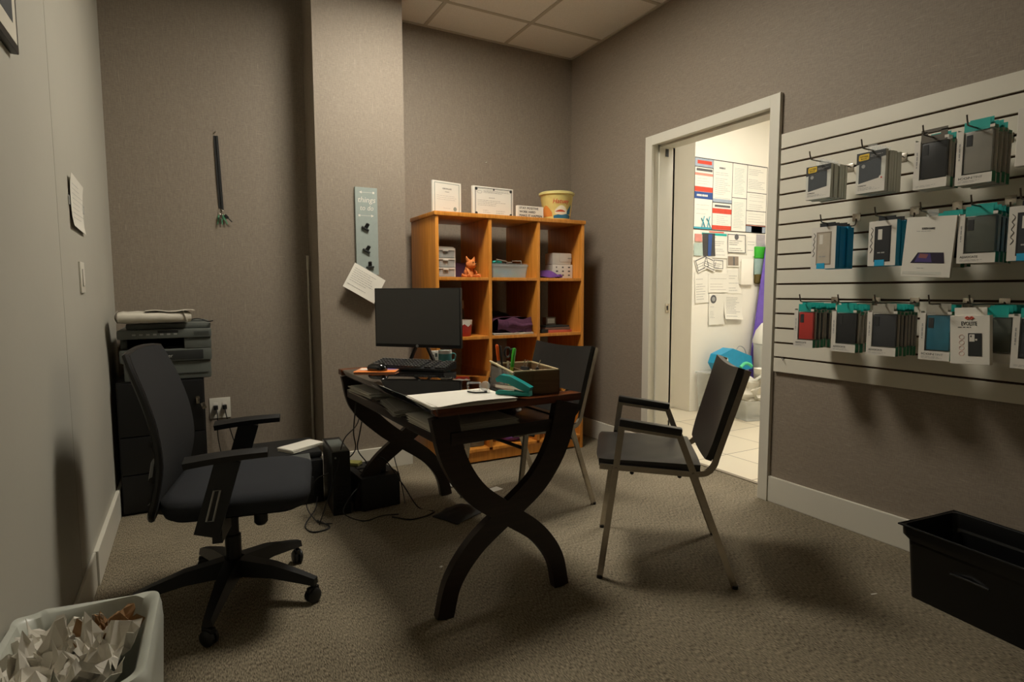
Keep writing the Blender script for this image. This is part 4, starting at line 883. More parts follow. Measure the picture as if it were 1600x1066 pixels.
def crump_sheet(r, seed):
    Rr = random.Random(seed); off = Vector((seed*2.3, seed*.7, seed*1.9))
    def fn(u, v):
        x, y = (u-.5)*2, (v-.5)*2; p = Vector((x*r, y*r, 0)); n = noise.noise_vector(Vector((x*1.6, y*1.6, 0))+off)
        n2 = noise.noise_vector(Vector((x*3.4, y*3.4, 3))+off)
        return Vector((p.x*.85+n.x*r*.5, p.y*.85+n.y*r*.5, abs(n.z)*r*1.6+n2.z*r*.5+.35*r*(x*x+y*y)*Rr.choice([1, 1])))
    return fn
for i, (x, y) in enumerate(spots):
    r = R.uniform(.044, .058); brown = i in (2, 5)
    mb = MB(); k = R.random()
    if i % 3 == 0: V, F = crumple(r*.85, 1.1, 1, .8, i+30, 2, .6, 2.0); mb.add(V, F)
    mb.sheet(crump_sheet(r, i+3), 8, 8, .0008, 0, Matrix.Rotation(R.uniform(0, 6), 4, 'Z') @ Matrix.Rotation(R.uniform(-.5, .5), 4, 'X'))
    lab = ('crumpled brown paper at the far right inside the waste basket' if i == 2 else 'crumpled brown paper in the middle right of the waste basket') if brown else 'crumpled white paper tissue among the others filling the waste basket'
    o = mb.build('crumpled_paper', m_kr if brown else m_tissue, None, smooth=0, loc=(-.226+x*.98, 1.385+y, HZ-.052+R.uniform(-.012, .012)+(.012 if y < .02 else 0)), rz=R.uniform(0, 6))
    tag(o, lab, 'paper', None if brown else 'crumpled papers in the waste basket')

# ================================================================== SLATWALL DISPLAY
SZ0, SP, SY0, SY1 = .708, .0762, -.46, 2.012
sw = thing('slatwall_panel', 'white slatted display panel on the right wall beside the door', 'display panel', (XR, (SY0+SY1)/2, SZ0))
mb = MB().box((-.0045, SY0-(SY0+SY1)/2, 0), (-.0002, (SY1-SY0)/2, 16*SP), 1)
for k in range(16):
    z0 = k*SP+(.0048 if k else 0); z1 = (k+1)*SP-(.0048 if k < 15 else 0)
    mb.box((-.0185, -(SY1-SY0)/2, z0), (-.0045, (SY1-SY0)/2, z1), 0, .0012)
mb.build('slats', [m_slat, m_groove], sw, smooth=0)
XS = XR-.0185
m_hook = mat('dark_steel_hook', '#6b665e', .3, metal=.9)
def hook(y, k, ln, label, x0=XS):
    z = SZ0+SP*k; dz = {10: -.045, 5: -.010}.get(k, 0.); t = thing('display_hook', label, 'hook', (x0, y, z))
    MB().box((-.003, -.018, -.024), (-.0003, .018, .012), 0, .001).box((-.0003, -.016, -.003), (.010, .016, .003)).build('back_plate', m_chrome, t)
    MB().tube(bez([(-.004, 0, .0+dz*.3), (-.02, 0, dz), (-ln*.5, 0, .002+dz), (-ln+.012, 0, .002+dz), (-ln-.004, 0, .012+dz), (-ln-.012, 0, .036+dz)], 5), .0028, 8).build('rod', m_hook, t)
    return t
Rz = -pi/2
def pkg(kind, w, h, d, case=None, tab=None, extra=None, full=True):
    """unplaced package, local x to the right, y into the wall, z up, front face at y=0"""
    t = thing('phone_case_package', 'x', 'package', (0, 0, 0), Rz)
    case = case or m_darkcase; tab = tab or m_teal
    if kind == 'slant':
        MB().box((-w/2, 0, 0), (w/2, d, h), 0, .0015).build('carton', m_silverc, t, smooth=0)
        if full:
            MB().add([(-w/2+.001, -.0006, 0+.001), (w/2-.001, -.0006, .001), (w/2-.001, -.0006, h*.36), (-w/2+.001, -.0006, h*.24)], [(0,1,2,3)]).build('front_panel', m_carton, t, smooth=0, label='white lower front')
            MB().add([(-w/2+.012, -.0007, h*.245), (w/2-.018, -.0007, h*.34), (w/2-.018, -.0007, h*.82), (-w/2+.012, -.0007, h*.72)], [(0,1,2,3)]).build('phone_case', m_greycase, t, smooth=0, label='slate grey phone case in the window')
            mb = MB().add([(-w/2+.001, -.0009, h*.71), (w/2-.001, -.0009, h*.84), (w/2-.001, -.0009, h-.001), (-w/2+.001, -.0009, h-.001)], [(0,1,2,3)], 0)
            mb.add([(-w/2+.010+p[0]*.042, -.0012, h*.80+p[1]*.026) for p in ((.1, 0), (.9, .05), (1, .2), (1, .95), (.9, 1), (.1, .95), (0, .8), (0, .1))], [tuple(range(8))], 1)
            mb.text('OTTER', .0085, -w/2+.014, h*.80+.013, -.0014, 2, None, width=.033).text('BOX', .0085, -w/2+.018, h*.80+.0045, -.0014, 2, None, width=.024)
            mb.lines(-w/2+.056, w/2-.006, h*.855, h*.92, 2, -.0012, 3, None, .002, 5, 0)
            mb.text('SYMMETRY', .008, -w/2+.010, h*.17, -.0008, 2, None, width=.035).lines(-w/2+.010, w/2-.02, .012, h*.15, 4, -.0008, 3, None, .0012, 7, 0)
            mb.lathe([(.008, 0), (.008, .0006)], 8, 3, Tr(-w/2+.030, -.0009, h*.66, rx=pi/2))
            if extra == 'heart': mb.lathe([(.0105, 0), (.0105, .0008)], 18, 4, Tr(w/2-.014, -.0007, h*.33, rx=pi/2)).lathe([(.0035, 0), (.0035, .0006)], 8, 5, Tr(w/2-.014, -.0016, h*.33, rx=pi/2))
            mb.build('front_print', [m_greyd, m_yellow, m_black, m_inkl, m_carton, m_redp], t, smooth=0)
        MB().box((-.018, d*.4, h), (.018, d*.4+.001, h+.028)).build('hang_tab', m_clear, t, smooth=0)
    elif kind in ('window', 'plainwindow'):
        sp = .020; bh = .034
        MB().box((-w/2, 0, 0), (-w/2+.002, d, h)).box((-w/2, 0, 0), (w/2, d, .002)).box((-w/2, d-.002, 0), (w/2, d, h)).box((-w/2, -.0008, 0), (w/2, 0, bh)).box((-w/2, -.0008, bh), (-w/2+sp, 0, h-.006)).box((w/2-.014, -.0008, h-.010), (w/2, 0, h)).build('carton', m_carton, t, smooth=0)
        [MB().box((w/2-.0015, .0, a_), (w/2, d-.002, b_)).build('side_flap', m_green if kind == 'window' else m_silverc, t, smooth=0) for a_, b_ in ((0, bh+.004), (h-.012, h-.001))]
        MB().box((-w/2+sp+.002, .004, bh+.004), (w/2-.006, d-.004, h-.014), 0, .003).box((-w/2+sp+.008, .0025, h-.062), (-w/2+sp+.026, .004, h-.024), 1, 0).build('phone_case', [case, m_black], t)
        MB().box((-w/2+sp, -.0006, bh), (w/2, 0, h-.004)).build('clear_window', m_film, t, smooth=0)
        if kind == 'window': MB().box((-w/2+sp, .001, h-.012), (w/2-.014, .003, h+.022)).box((-w/2+sp+.01, d*.55, h), (w/2-.010, d*.55+.001, h+.030)).build('hang_tab', tab, t, smooth=0)
        else:
            MB().box((-w/2+sp, .001, h-.016), (w/2-.006, .003, h+.008)).box((-w/2+sp, .001, h+.008), (-w/2+sp+.022, .003, h+.024)).box((w/2-.028, .001, h+.008), (w/2-.006, .003, h+.024)).box((-w/2+sp, .001, h+.020), (w/2-.006, .003, h+.032)).build('hang_tab', tab, t, smooth=0)
        if full:
            mb = MB()
            if extra: mb.text(extra, .011, -w/2+.010, bh*.55, -.0012, 0, None, width=.042 if extra == 'ICON' else .055)
            if extra == 'ICON': mb.text('TINT', .011, -w/2+.056, bh*.55, -.0012, 1, None, width=.028)
            mb.lines(-w/2+.010, w/2-.02, .006, bh*.42, 2, -.0012, 1, None, .0012, 3, 0)
            T = Matrix.Rotation(pi/2, 4, 'Y'); mb.lines(-h*.75, -h*.35, -w/2+.008, -w/2+.012, 1, -.0012, 1, T, .004, 3, 0)
            mb.build('front_print', [m_ink, m_inkl], t, smooth=0)
    elif kind == 'sky':
        MB().box((-w/2, 0, 0), (w/2, d, h), 0, .001).build('carton', m_blue, t, smooth=0)
        if full:
            MB().box((-w/2, -.0008, 0), (w/2, 0-.0001, h), 0).build('front_panel', m_carton, t, smooth=0, label='white front')
            fr = case[1]; MB().box((-w/2+.024, -.0014, .016), (w/2-.020, -.0009, h-.022), 0).box((-w/2+.030, -.0018, .022), (w/2-.026, -.0015, h-.028), 1).box((-w/2+.038, -.0023, h-.075), (-w/2+.054, -.0019, h-.034), 2).build('phone_case', [fr, case[0], m_carton], t, smooth=0)
            MB().box((-w/2+.028, -.0024, 0), (-w/2+.066, -.0019, .024), 0).build('blue_tag', m_blue, t, smooth=0)
            T = Matrix.Rotation(pi/2, 4, 'Y'); mb = MB()
            mb.tube(bez([(-w/2+.008, -.0014, h*.30), (-w/2+.016, -.0014, h*.38), (-w/2+.008, -.0014, h*.44), (-w/2+.016, -.0014, h*.52), (-w/2+.009, -.0014, h*.58), (-w/2+.016, -.0014, h*.66), (-w/2+.010, -.0014, h*.72), (-w/2+.018, -.0014, h*.80), (-w/2+.010, -.0014, h*.86)], 4), .0011, 4)
            mb.lines(-w/2+.038, w/2-.035, .045, .060, 1, -.0022, 1, None, .005, 3, 0).build('front_print', [m_ink, m_inkl], t, smooth=0)
        MB().box((-w/2+.030, d*.4, h), (w/2-.012, d*.4+.002, h+.018)).build('hang_tab', m_black, t, smooth=0, label='black hang tab')
    return t
def place_stack(first, x0, yc, z, n, step, lab_front, lab_rest, group, jit=.3, skip=0, proto=None):
    """front package nearest the viewer, the others queued behind it on the same hook"""
    R = random.Random(int(yc*1000)); first.location = (x0, yc, z); first['label'] = lab_front
    src = proto or first
    for i in range(1, n):
        o = src if (proto and i == 1) else dup(src, (0, 0, 0), Rz, lab_rest)
        o.location = (x0+step*i, yc+R.uniform(-.004, .004), z+R.uniform(-.003, .003)); o.rotation_euler = (0, 0, Rz+radians(R.uniform(-jit, jit)))
        o['label'] = lab_rest; o['group'] = group
m_teal2 = m_teal
# --- top row
def back(kind, w, h, d, **k): return pkg(kind, w, h, d, full=False, **k)
place_stack(pkg('slant', .117, .146, .0165), 2.452, 1.648, 1.536, 6, .0192, 'front phone case box with yellow logo, leftmost stack of the top display row', 'grey box edge queued behind the leftmost yellow logo box, top display row', 'boxes behind the leftmost yellow logo box', proto=back('slant', .115, .144, .0165))
hook(1.648, 13, .285, 'display hook holding the leftmost boxes of the top row')
place_stack(pkg('slant', .118, .166, .0165, extra='heart'), 2.452, 1.421, 1.530, 6, .0195, 'front box with yellow logo and round heart sticker, second stack of the top row', 'grey box edge queued behind the heart sticker box, top display row', 'boxes behind the heart sticker box', proto=back('slant', .117, .162, .0165))
hook(1.421, 13, .290, 'display hook holding the heart sticker boxes in the top row')
place_stack(pkg('plainwindow', .114, .186, .026, case=mat('black_case', '#141517', .35, var=.2), tab=mat('taupe_tab', '#5d564a', .6)), 2.452, 1.200, 1.514, 3, .035, 'clear front box with black phone case and taupe hang tab in the top row', 'window box with green trim queued behind the taupe tab box, top row', 'boxes behind the taupe tab box', proto=back('window', .108, .178, .026))
hook(1.196, 13, .292, 'display hook holding the taupe tab box in the top row')
m_clearcase = mat('clear_phone_case', '#8f8b80', .25, var=.12, scale=12)
place_stack(pkg('window', .112, .196, .028, case=m_clearcase, extra='ICON'), 2.452, 1.060, 1.508, 4, .034, 'box with greyish clear phone case and wide teal tab, right end of the top row', 'window box queued behind the clear phone case box, top row', 'boxes behind the clear phone case box', proto=back('window', .108, .19, .026, case=m_clearcase))
hook(1.056, 13, .295, 'display hook holding the clear phone case boxes')
t = thing('tablet_protector_package', 'white package cut by the right edge of the photo in the top row', 'package', (2.40, .86, 1.536), Rz)
MB().box((-.062, 0, 0), (.062, .03, .187), 0, .002).build('carton', m_carton, t, smooth=0); MB().box((-.02, .01, .187), (.02, .012, .225)).build('hang_tab', m_carton, t, smooth=0); hook(.86, 13, .30, 'display hook at the right photo edge in the top row')
# --- middle row
m_empty = mat('cream_insert', '#b5ab99', .6)
place_stack(pkg('sky', .113, .182, .024, case=(m_empty, mat('tan_frame', '#8d8272', .6))), 2.452, 1.610, 1.228, 5, .0262, 'white fronted blue box with an empty cream window, leftmost of the middle row', 'blue box edge queued behind the empty window box, middle row', 'blue boxes behind the empty window box', proto=back('sky', .111, .180, .024, case=(m_empty, m_empty)))
hook(1.606, 10, .255, 'display hook holding the leftmost blue boxes of the middle row')
place_stack(pkg('sky', .108, .180, .030, case=(mat('graphite_case', '#232527', .5), m_black)), 2.452, 1.361, 1.231, 3, .033, 'white fronted blue box showing a dark phone case, second in the middle row', 'blue box edge queued behind the dark phone case box, middle row', 'blue boxes behind the dark phone case box', proto=back('sky', .108, .178, .030, case=(m_greycase, m_black)))
hook(1.361, 10, .280, 'display hook holding the second blue boxes of the middle row')
t = thing('tablet_protector_package', 'large white flat package picturing a purple tablet screen in the middle row', 'package', (2.445, 1.196, 1.182), Rz)
t.rotation_euler = (radians(0), radians(3.5), Rz)
MB().box((-.085, 0, 0), (.085, .012, .226), 0, .001).build('carton', m_paper, t, smooth=0)
mb = MB().add([(-.055, -.0008, .052), (.062, -.0008, .052), (.056, -.0008, .092), (-.032, -.0008, .092)], [(0,1,2,3)], 0).add([(-.040, -.0012, .056), (.020, -.0012, .056), (.012, -.0012, .088), (-.028, -.0012, .088)], [(0,1,2,3)], 1).add([(-.028, -.0015, .072), (.0, -.0015, .070), (.006, -.0015, .085), (-.024, -.0015, .088)], [(0,1,2,3)], 2)
mb.text('SCREEN GUARD', .011, -.028, .178, -.0008, 3, None, width=.045).lines(-.045, .045, .168, .176, 1, -.0008, 4, None, .0015, 4, 0).lines(-.03, .01, .030, .036, 1, -.0008, 4, None, .0014, 4, 0)
mb.add([(-.080, -.0008, .010), (.055, -.0008, .010), (.055, -.0008, .020), (-.080, -.0008, .020)], [(0,1,2,3)], 5)
mb.build('front_print', [mat('tablet_dark', '#2a2436', .3), mat('tablet_violet', '#4a3f77', .3), mat('tablet_rose', '#8d5a5c', .3), m_ink, m_inkl, m_silverc], t, smooth=0)
MB().box((-.02, .004, .226), (.02, .006, .252)).build('hang_tab', m_clear, t, smooth=0)
for i in range(2):
    o = pkg('window', .105, .185, .03, case=m_greycase, full=False); o.location = (2.50+.045*i, 1.155, 1.215+.004*i); o['label'] = 'green trimmed window box hanging behind the large tablet package'; o['group'] = 'boxes behind the tablet package'
hook(1.205, 10, .262, 'display hook holding the large tablet package')
m_olive = mat('grey_green_case', '#4e5348', .4, var=.1)
place_stack(pkg('window', .117, .178, .026, case=m_olive, extra='ADVOCATE'), 2.452, 1.037, 1.228, 4, .032, 'teal tabbed box with a dark grey green phone case in the middle row', 'window box queued behind the grey green case box, middle row', 'boxes behind the grey green case box', proto=back('window', .112, .172, .024, case=m_black))
hook(1.033, 10, .285, 'display hook holding the grey green case boxes')
place_stack(pkg('sky', .108, .182, .03, case=(m_darkcase, m_black)), 2.445, .890, 1.230, 2, .033, 'white fronted box with dark case, cut by the right photo edge in the middle row', 'box queued behind the dark case box at the right edge, middle row', 'boxes at the right edge of the middle row')
hook(.890, 10, .300, 'display hook at the right photo edge in the middle row')
# --- bottom row
place_stack(pkg('window', .096, .176, .022, case=m_red, extra='ADVOCATE'), 2.452, 1.690, .872, 7, .0262, 'teal tabbed box with a bright red phone case, leftmost of the bottom row', 'dark window box queued behind the red phone case box', 'boxes behind the red phone case box', proto=back('window', .094, .172, .022))
hook(1.690, 5, .255, 'display hook holding the red phone case boxes')
m_blackc = mat('black_case', '#141517', .35)
place_stack(pkg('window', .107, .180, .026, case=m_blackc, extra='ADVOCATE'), 2.452, 1.503, .868, 4, .034, 'teal tabbed box with a glossy black phone case, second in the bottom row', 'window box queued behind the glossy black case box', 'boxes behind the glossy black case box', proto=back('window', .104, .174, .025, case=m_clearcase))
hook(1.499, 5, .275, 'display hook holding the glossy black case boxes')
place_stack(pkg('window', .116, .182, .022, case=mat('charcoal_case', '#2f3033', .45), extra='ADVOCATE', tab=mat('clear_tab', '#a29e90', .4)), 2.452, 1.346, .867, 6, .0265, 'box with a charcoal phone case and clear hang tab, third in the bottom row', 'dark window box queued behind the charcoal case box', 'boxes behind the charcoal case box', proto=back('window', .112, .178, .022))
hook(1.342, 5, .285, 'display hook holding the charcoal case boxes')
place_stack(pkg('window', .106, .184, .026, case=mat('blue_teal_case', '#2b7186', .3, var=.3, scale=9), extra='ICON', tab=mat('clear_tab', '#a29e90', .4)), 2.452, 1.152, .868, 3, .040, 'box with a translucent blue phone case, fourth in the bottom row', 'green trimmed box queued behind the blue case box', 'boxes behind the blue case box', proto=back('window', .102, .178, .025))
hook(1.148, 5, .285, 'display hook holding the blue case boxes')
t = thing('phone_case_package', 'white box with red lips logo and phone picture, leaning in the bottom row', 'package', (2.442, 1.030, .866), Rz)
t.rotation_euler = (0, radians(-3), Rz)
MB().box((-.061, 0, 0), (.061, .022, .176), 0, .0015).build('carton', m_paper, t, smooth=0)
MB().box((-.050, .008, .176), (.050, .010, .204)).build('hang_tab', m_paper, t, smooth=0)
mb = MB()
for s in (-1, 1): mb.tube([(s*.002, -.0006, .168), (s*.007, -.0006, .171), (s*.013, -.0006, .167), (s*.006, -.0006, .162), (s*.001, -.0006, .165)], .0024, 6, 0)
mb.text('EVOLITE', .020, -.002, .140, -.0008, 1, None, 'CENTER', width=.048).text('HALO-TECH CASE', .006, -.002, .132, -.0008, 1, None, 'CENTER', width=.075) if False else mb.text('EVOLITE', .020, -.026, .140, -.0008, 1, None, width=.048)
mb.lines(-.036, .032, .130, .137, 1, -.0008, 1, None, .0025, 4, 0)
mb.box((-.004, -.0012, .030), (.038, -.0006, .112), 1, .0002).box((0, -.0016, .082), (.016, -.0013, .108), 2).box((.003, -.0019, .098), (.007, -.0017, .104), 1).box((.018, -.0016, .086), (.024, -.0013, .092), 2)
for i in range(4): mb.tube([(-.024+.008*cos(a*pi/6), -.0006, .098-.020*i+.008*sin(a*pi/6)) for a in range(12)], .0006, 4, 3, closed=True)
mb.lines(-.01, .02, .008, .012, 1, -.0008, 4, None, .001, 4, 0)
mb.build('front_print', [m_redp, m_greyd, m_carton, mat('pink_line', '#d89a8c', .6), m_inkl], t, smooth=0)
for i in range(4):
    o = pkg('window', .105, .175, .024, full=False, case=m_olive) if i == 0 else dup(o, (0, 0, 0), Rz, '')
    o.location = (2.512+.032*i, .990, .872+.002*(i % 2)); o['label'] = 'window box with green trim hanging behind the lips logo box'; o['group'] = 'boxes behind the lips logo box'
hook(1.030, 5, .260, 'display hook holding the lips logo box'); 
place_stack(pkg('window', .106, .184, .026, case=m_darkcase), 2.45, .862, .866, 2, .034, 'white trimmed box cut by the right photo edge in the bottom row', 'box queued behind the box at the right edge, bottom row', 'boxes at the right edge of the bottom row')
hook(.862, 5, .285, 'display hook at the right photo edge in the bottom row')
t = thing('display_hook', 'small empty metal hook in the lowest slat groove beside the door', 'hook', (XS, 1.955, SZ0+SP))
MB().tube([(0.004, 0, 0), (-.006, -.002, .0), (-.016, -.010, -.012)], .002, 6).tube([(-.004, .006, .002), (-.012, .002, -.004)], .002, 6).build('hook_wire', m_greyd, t)

# ================================================================== HALL: POSTERS AND STORAGE
HY_ = 3.9395
def sheet_thing(name, label, x0, x1, z0, z1, m=m_paper, rot=0., lay=0, rows=9, ink=m_inkl, seed=1, cat='paper', curl=.006, group=None, extra=None):
    w, h = x1-x0, z1-z0; t = thing(name, label, cat, ((x0+x1)/2, HY_-.0012-lay*.0016, (z0+z1)/2), 0, group)
    T = Matrix.Rotation(-rot, 4, 'Y')
    MB().sheet(lambda u, v: (-w/2+w*u, -curl*(1-v)**3-.0006, -h/2+h*v), 4, 8, .0006, 0, T).build('sheet', m, t)
    mb = MB(); y0_ = -.0016-curl
    if rows: mb.lines(-w*.40, w*.40, -h*.42, h*.30, rows, 0, 0, None, min(.005, h/rows*.3), seed, .2)
    if extra: extra(mb, w, h)
    if mb.v:
        mb.v = [tuple(T @ Vector((p[0], p[1]-curl*(1-min(1, max(0, p[2]/h+.5)))**3-.0012, p[2]))) for p in mb.v]
        mb.build('print', [ink, m_ink, m_redp, m_navy, m_teal], t, smooth=0)
    return t
t = thing('notice_poster', 'wide labour notice poster of ruled panels with red and blue bands on the hall wall', 'poster', (4.56, HY_-.001, 2.02), 0)
PW, PH = .492, .325
MB().box((-PW, -.002, -PH), (PW, 0, PH)).build('poster_sheet', m_paper, t, smooth=0)
mb = MB(); Y = -.0026
def R_(x0, z0, x1, z1, m, y=Y): mb.add([(x0, y, z0), (x1, y, z0), (x1, y, z1), (x0, y, z1)], [(0,1,2,3)], m)
cx = [-.492, -.258, 0.0, .205, .492]
for x in cx: R_(x-.003, -PH, x+.003, PH, 0)
for z in (PH-.004, -PH+.004): R_(-PW, z-.004, PW, z+.004, 0)
R_(cx[0], .245, cx[1], .318, 1, Y-.0002); R_(cx[0]+.03, .268, cx[1]-.02, .300, 2, Y-.0004); R_(cx[0], .238, cx[1], .246, 0); R_(cx[0]+.02, .205, cx[1]-.01, .228, 5); R_(cx[0], .165, cx[1], .188, 3); R_(cx[0], .02, cx[1], .065, 2); R_(cx[0], -.045, cx[1], .018, 4)
mb.lines(cx[0]+.03, cx[1]-.03, -.035, .008, 1, Y-.0006, 6, None, .018, 3, 0); mb.lines(cx[0]+.03, cx[1]-.04, .08, .15, 3, Y, 7, None, .003, 3, 0)
mb.lines(cx[0]+.03, cx[1]-.04, -.2, -.08, 3, Y, 7, None, .003, 8, 0)
for dx in (.10, .17):
    Y = -.006
    mb.tube([(cx[0]+dx, Y-.001, -.30), (cx[0]+dx+.015, Y-.001, -.25), (cx[0]+dx-.01, Y-.001, -.22)], .005, 4, 8).tube([(cx[0]+dx+.04, Y-.001, -.30), (cx[0]+dx+.015, Y-.001, -.25), (cx[0]+dx+.03, Y-.001, -.20)], .005, 4, 8)
Y = -.0026; R_(cx[0], -.318, cx[1], -.300, 8)
R_(cx[1], -.06, cx[2], -.03, 1); R_(cx[1], -.068, cx[2], -.060, 0); R_(cx[1]+.03, -.105, cx[2]-.02, -.085, 5); R_(cx[1], -.165, cx[2], -.118, 2); R_(cx[1], -.315, cx[2], -.275, 2)
mb.lines(cx[1]+.08, cx[2]-.08, .24, .27, 1, Y, 5, None, .016, 3, 0); mb.lines(cx[1]+.03, cx[2]-.02, -.03, .22, 14, Y, 7, None, .0035, 3, .1); mb.lines(cx[1]+.06, cx[2]-.03, -.27, -.18, 5, Y, 7, None, .003, 5, .1)
for a, b in ((.02, .30), (-.30, -.02)): mb.lines(cx[2]+.03, cx[3]-.03, a+.01, b-.02, 17, Y, 9, None, .004, 6, .05)
R_(cx[2], -.006, cx[3], 0, 0); R_(cx[3], .06, cx[4], .066, 0); R_(cx[3], -.115, cx[4], -.109, 0); R_(cx[3], -.25, cx[4], -.244, 0); R_(cx[3], -.318, cx[4], -.255, 1); R_(cx[3], -.262, cx[4], -.25, 3); R_(cx[3]+.08, -.318, cx[4]-.05, -.262, 10)
mb.lines(cx[3]+.02, cx[4]-.03, .08, .29, 13, Y, 7, None, .004, 9, .1); mb.lines(cx[3]+.04, cx[4]-.04, -.10, .05, 8, Y, 7, None, .003, 2, .4); mb.lines(cx[3]+.03, cx[4]-.03, -.23, -.13, 4, Y, 7, None, .003, 2, .1)
mb.build('printed_panels', [m_greyd, mat('pale_blue_band', '#98a3b0', .6), m_redp, mat('salmon_band', '#d08a78', .6), m_navy, m_ink, m_paper, m_inkl, mat('poster_teal', '#3f9fb0', .6), mat('green_grey_print', '#a3b0a8', .7), mat('stripe_blue', '#8189a8', .6)], t, smooth=0)
def dark(mb, w, h): mb.box((-w*.5, -.0008, -h*.5), (w*.5, 0, h*.5), 1)
def redx(mb, w, h): mb.box((-w*.5, -.0008, -h*.5), (w*.5, 0, h*.5), 2)
def hdr(mb, w, h): mb.box((-w*.46, -.0008, h*.33), (w*.46, 0, h*.42), 4); mb.box((-w*.2, -.0009, h*.44), (w*.35, 0, h*.48), 2)
sheet_thing('flyer', 'white flyer with teal header line below the left panels of the notice poster', 4.16, 4.52, 1.44, 1.69, extra=hdr, seed=4, rows=10)
sheet_thing('flyer', 'pinkish square note at the left edge of the pinned flyers', 4.085, 4.175, 1.585, 1.655, m=mat('pink_note', '#c98376', .7), rows=0, lay=2)
sheet_thing('flyer', 'pale green square note below the pink note', 4.075, 4.19, 1.455, 1.57, m=mat('pale_green_note', '#a9b8ad', .7), rows=0, lay=2)
def bluef(mb, w, h): mb.add([(-w*.12, -.001, -h*.5), (w*.12, -.001, -h*.5), (w*.28, -.001, h*.46), (-w*.05, -.001, h*.46)], [(0,1,2,3)], 3)
sheet_thing('flyer', 'dark flyer crossed by a blue streak under the notice poster', 4.185, 4.345, 1.455, 1.665, m=mat('charcoal_flyer', '#3c3b3a', .6), rows=0, lay=3, extra=bluef, rot=.03)
def frm(mb, w, h):
    for a in ((-w*.5, -h*.5, w*.5, -h*.46), (-w*.5, h*.46, w*.5, h*.5), (-w*.5, -h*.5, -w*.47, h*.5), (w*.47, -h*.5, w*.5, h*.5)): mb.box((a[0], -.001, a[1]), (a[2], 0, a[3]), 1)
    mb.lathe([(.03, 0), (.022, .001)], 8, 1, Tr(0, -.0008, h*.36, rx=pi/2))
sheet_thing('flyer', 'dark bordered licence certificate with a crest, pinned under the notice poster', 4.515, 4.765, 1.495, 1.672, lay=1, extra=frm, rows=7, ink=m_ink)
sheet_thing('flyer', 'white slip right of the bordered licence certificate', 4.785, 4.93, 1.47, 1.66, lay=1, rows=5, seed=5)
sheet_thing('flyer', 'grey printed strip below the right end of the notice poster', 4.92, 5.05, 1.56, 1.685, m=mat('lilac_grey', '#a6a0a2', .7), lay=2, rows=5, seed=6)
def phot(mb, w, h): mb.box((-w*.44, -.001, -h*.4), (w*.44, 0, h*.42), 0); mb.box((-w*.2, -.0014, -h*.35), (-w*.1, 0, h*.3), 1); mb.box((w*.0, -.0014, -h*.38), (w*.12, 0, h*.38), 1)
sheet_thing('photograph', 'small brownish photograph pinned under the bordered certificate', 4.515, 4.68, 1.362, 1.47, lay=2, rows=0, ink=mat('sepia_photo', '#857768', .6), extra=phot)
def cards_(mb, w, h):
    for a in ((-w*.45, -h*.4, w*.45, -h*.34), (-w*.45, h*.34, w*.45, h*.4), (-w*.45, -h*.4, -w*.41, h*.4), (w*.41, -h*.4, w*.45, h*.4)): mb.box((a[0], -.001, a[1]), (a[2], 0, a[3]), 0)
sheet_thing('flyer', 'tilted bordered slip, left of the three overlapping slips', 4.10, 4.26, 1.32, 1.45, lay=4, rot=.35, rows=4, ink=m_ink, extra=cards_)
sheet_thing('flyer', 'tilted bordered slip, middle of the three overlapping slips', 4.20, 4.36, 1.33, 1.44, lay=5, rot=-.3, rows=4, ink=m_ink, extra=cards_)
sheet_thing('flyer', 'bordered slip, right of the three overlapping slips', 4.32, 4.46, 1.33, 1.43, lay=6, rot=-.05, rows=4, ink=m_ink, extra=cards_)
sheet_thing('flyer', 'long white sheet hanging lowest on the left of the pinned papers', 4.10, 4.275, 1.02, 1.31, lay=1, rot=.05, rows=9, seed=7)
sheet_thing('flyer', 'wide white sheet with thick grey lines in the middle of the lower papers', 4.27, 4.545, 1.115, 1.295, lay=2, rows=5, seed=8, ink=mat('pale_print', '#b3ada3', .7))
sheet_thing('flyer', 'white sheet with scrawled heading right of the wide grey lined sheet', 4.53, 4.72, 1.105, 1.33, lay=1, rows=7, seed=9)
def seal(mb, w, h): mb.lathe([(.040, 0), (.034, .001)], 20, 1, Tr(-w*.22, -.0008, h*.32, rx=pi/2)); mb.lathe([(.022, 0), (.020, .001)], 16, 0, Tr(-w*.22, -.002, h*.32, rx=pi/2))
sheet_thing('flyer', 'white letter with a round dark seal below the other papers', 4.285, 4.495, .81, 1.105, lay=3, rows=0, extra=lambda mb, w, h: (seal(mb, w, h), mb.lines(-w*.42, -w*.1, -h*.3, h*.1, 8, 0, 0, None, .003, 3, .2)))
sheet_thing('flyer', 'white printed page curling at the bottom right of the lower papers', 4.49, 4.74, .855, 1.125, lay=2, rot=-.05, rows=13, seed=3, curl=.03)
t = thing('wall_file_holder', 'plain white wall file holder right of the pinned papers', 'file holder', (4.775, HY_, 1.19), 0)
MB().box((-.085, -.030, 0), (.085, -.026, .25), 0, .003).box((-.085, -.026, 0), (.085, 0, .004)).box((-.085, -.026, 0), (-.081, 0, .22)).box((.081, -.026, 0), (.085, 0, .22)).build('holder_body', m_hall, t)
MB().box((-.095, -.010, .05), (.095, -.004, .285), 0, .002).build('folder', m_paper, t)
t = thing('hanging_pouch', 'clear hanging pouch with bright green top and brown bottom', 'pouch', (4.975, HY_, 1.20), 0)
MB().box((-.080, -.020, .09), (.080, -.003, .25), 0, .006).build('pouch_body', mat('sea_glass', '#8fa6a0', .4), t); MB().box((-.082, -.026, .25), (.082, -.003, .365), 0, .006).build('green_card', mat('bright_green', '#35a52a', .5), t); MB().box((-.075, -.03, 0), (.07, -.003, .095), 0, .02).build('brown_base', mat('dark_olive', '#5a4d24', .5), t)
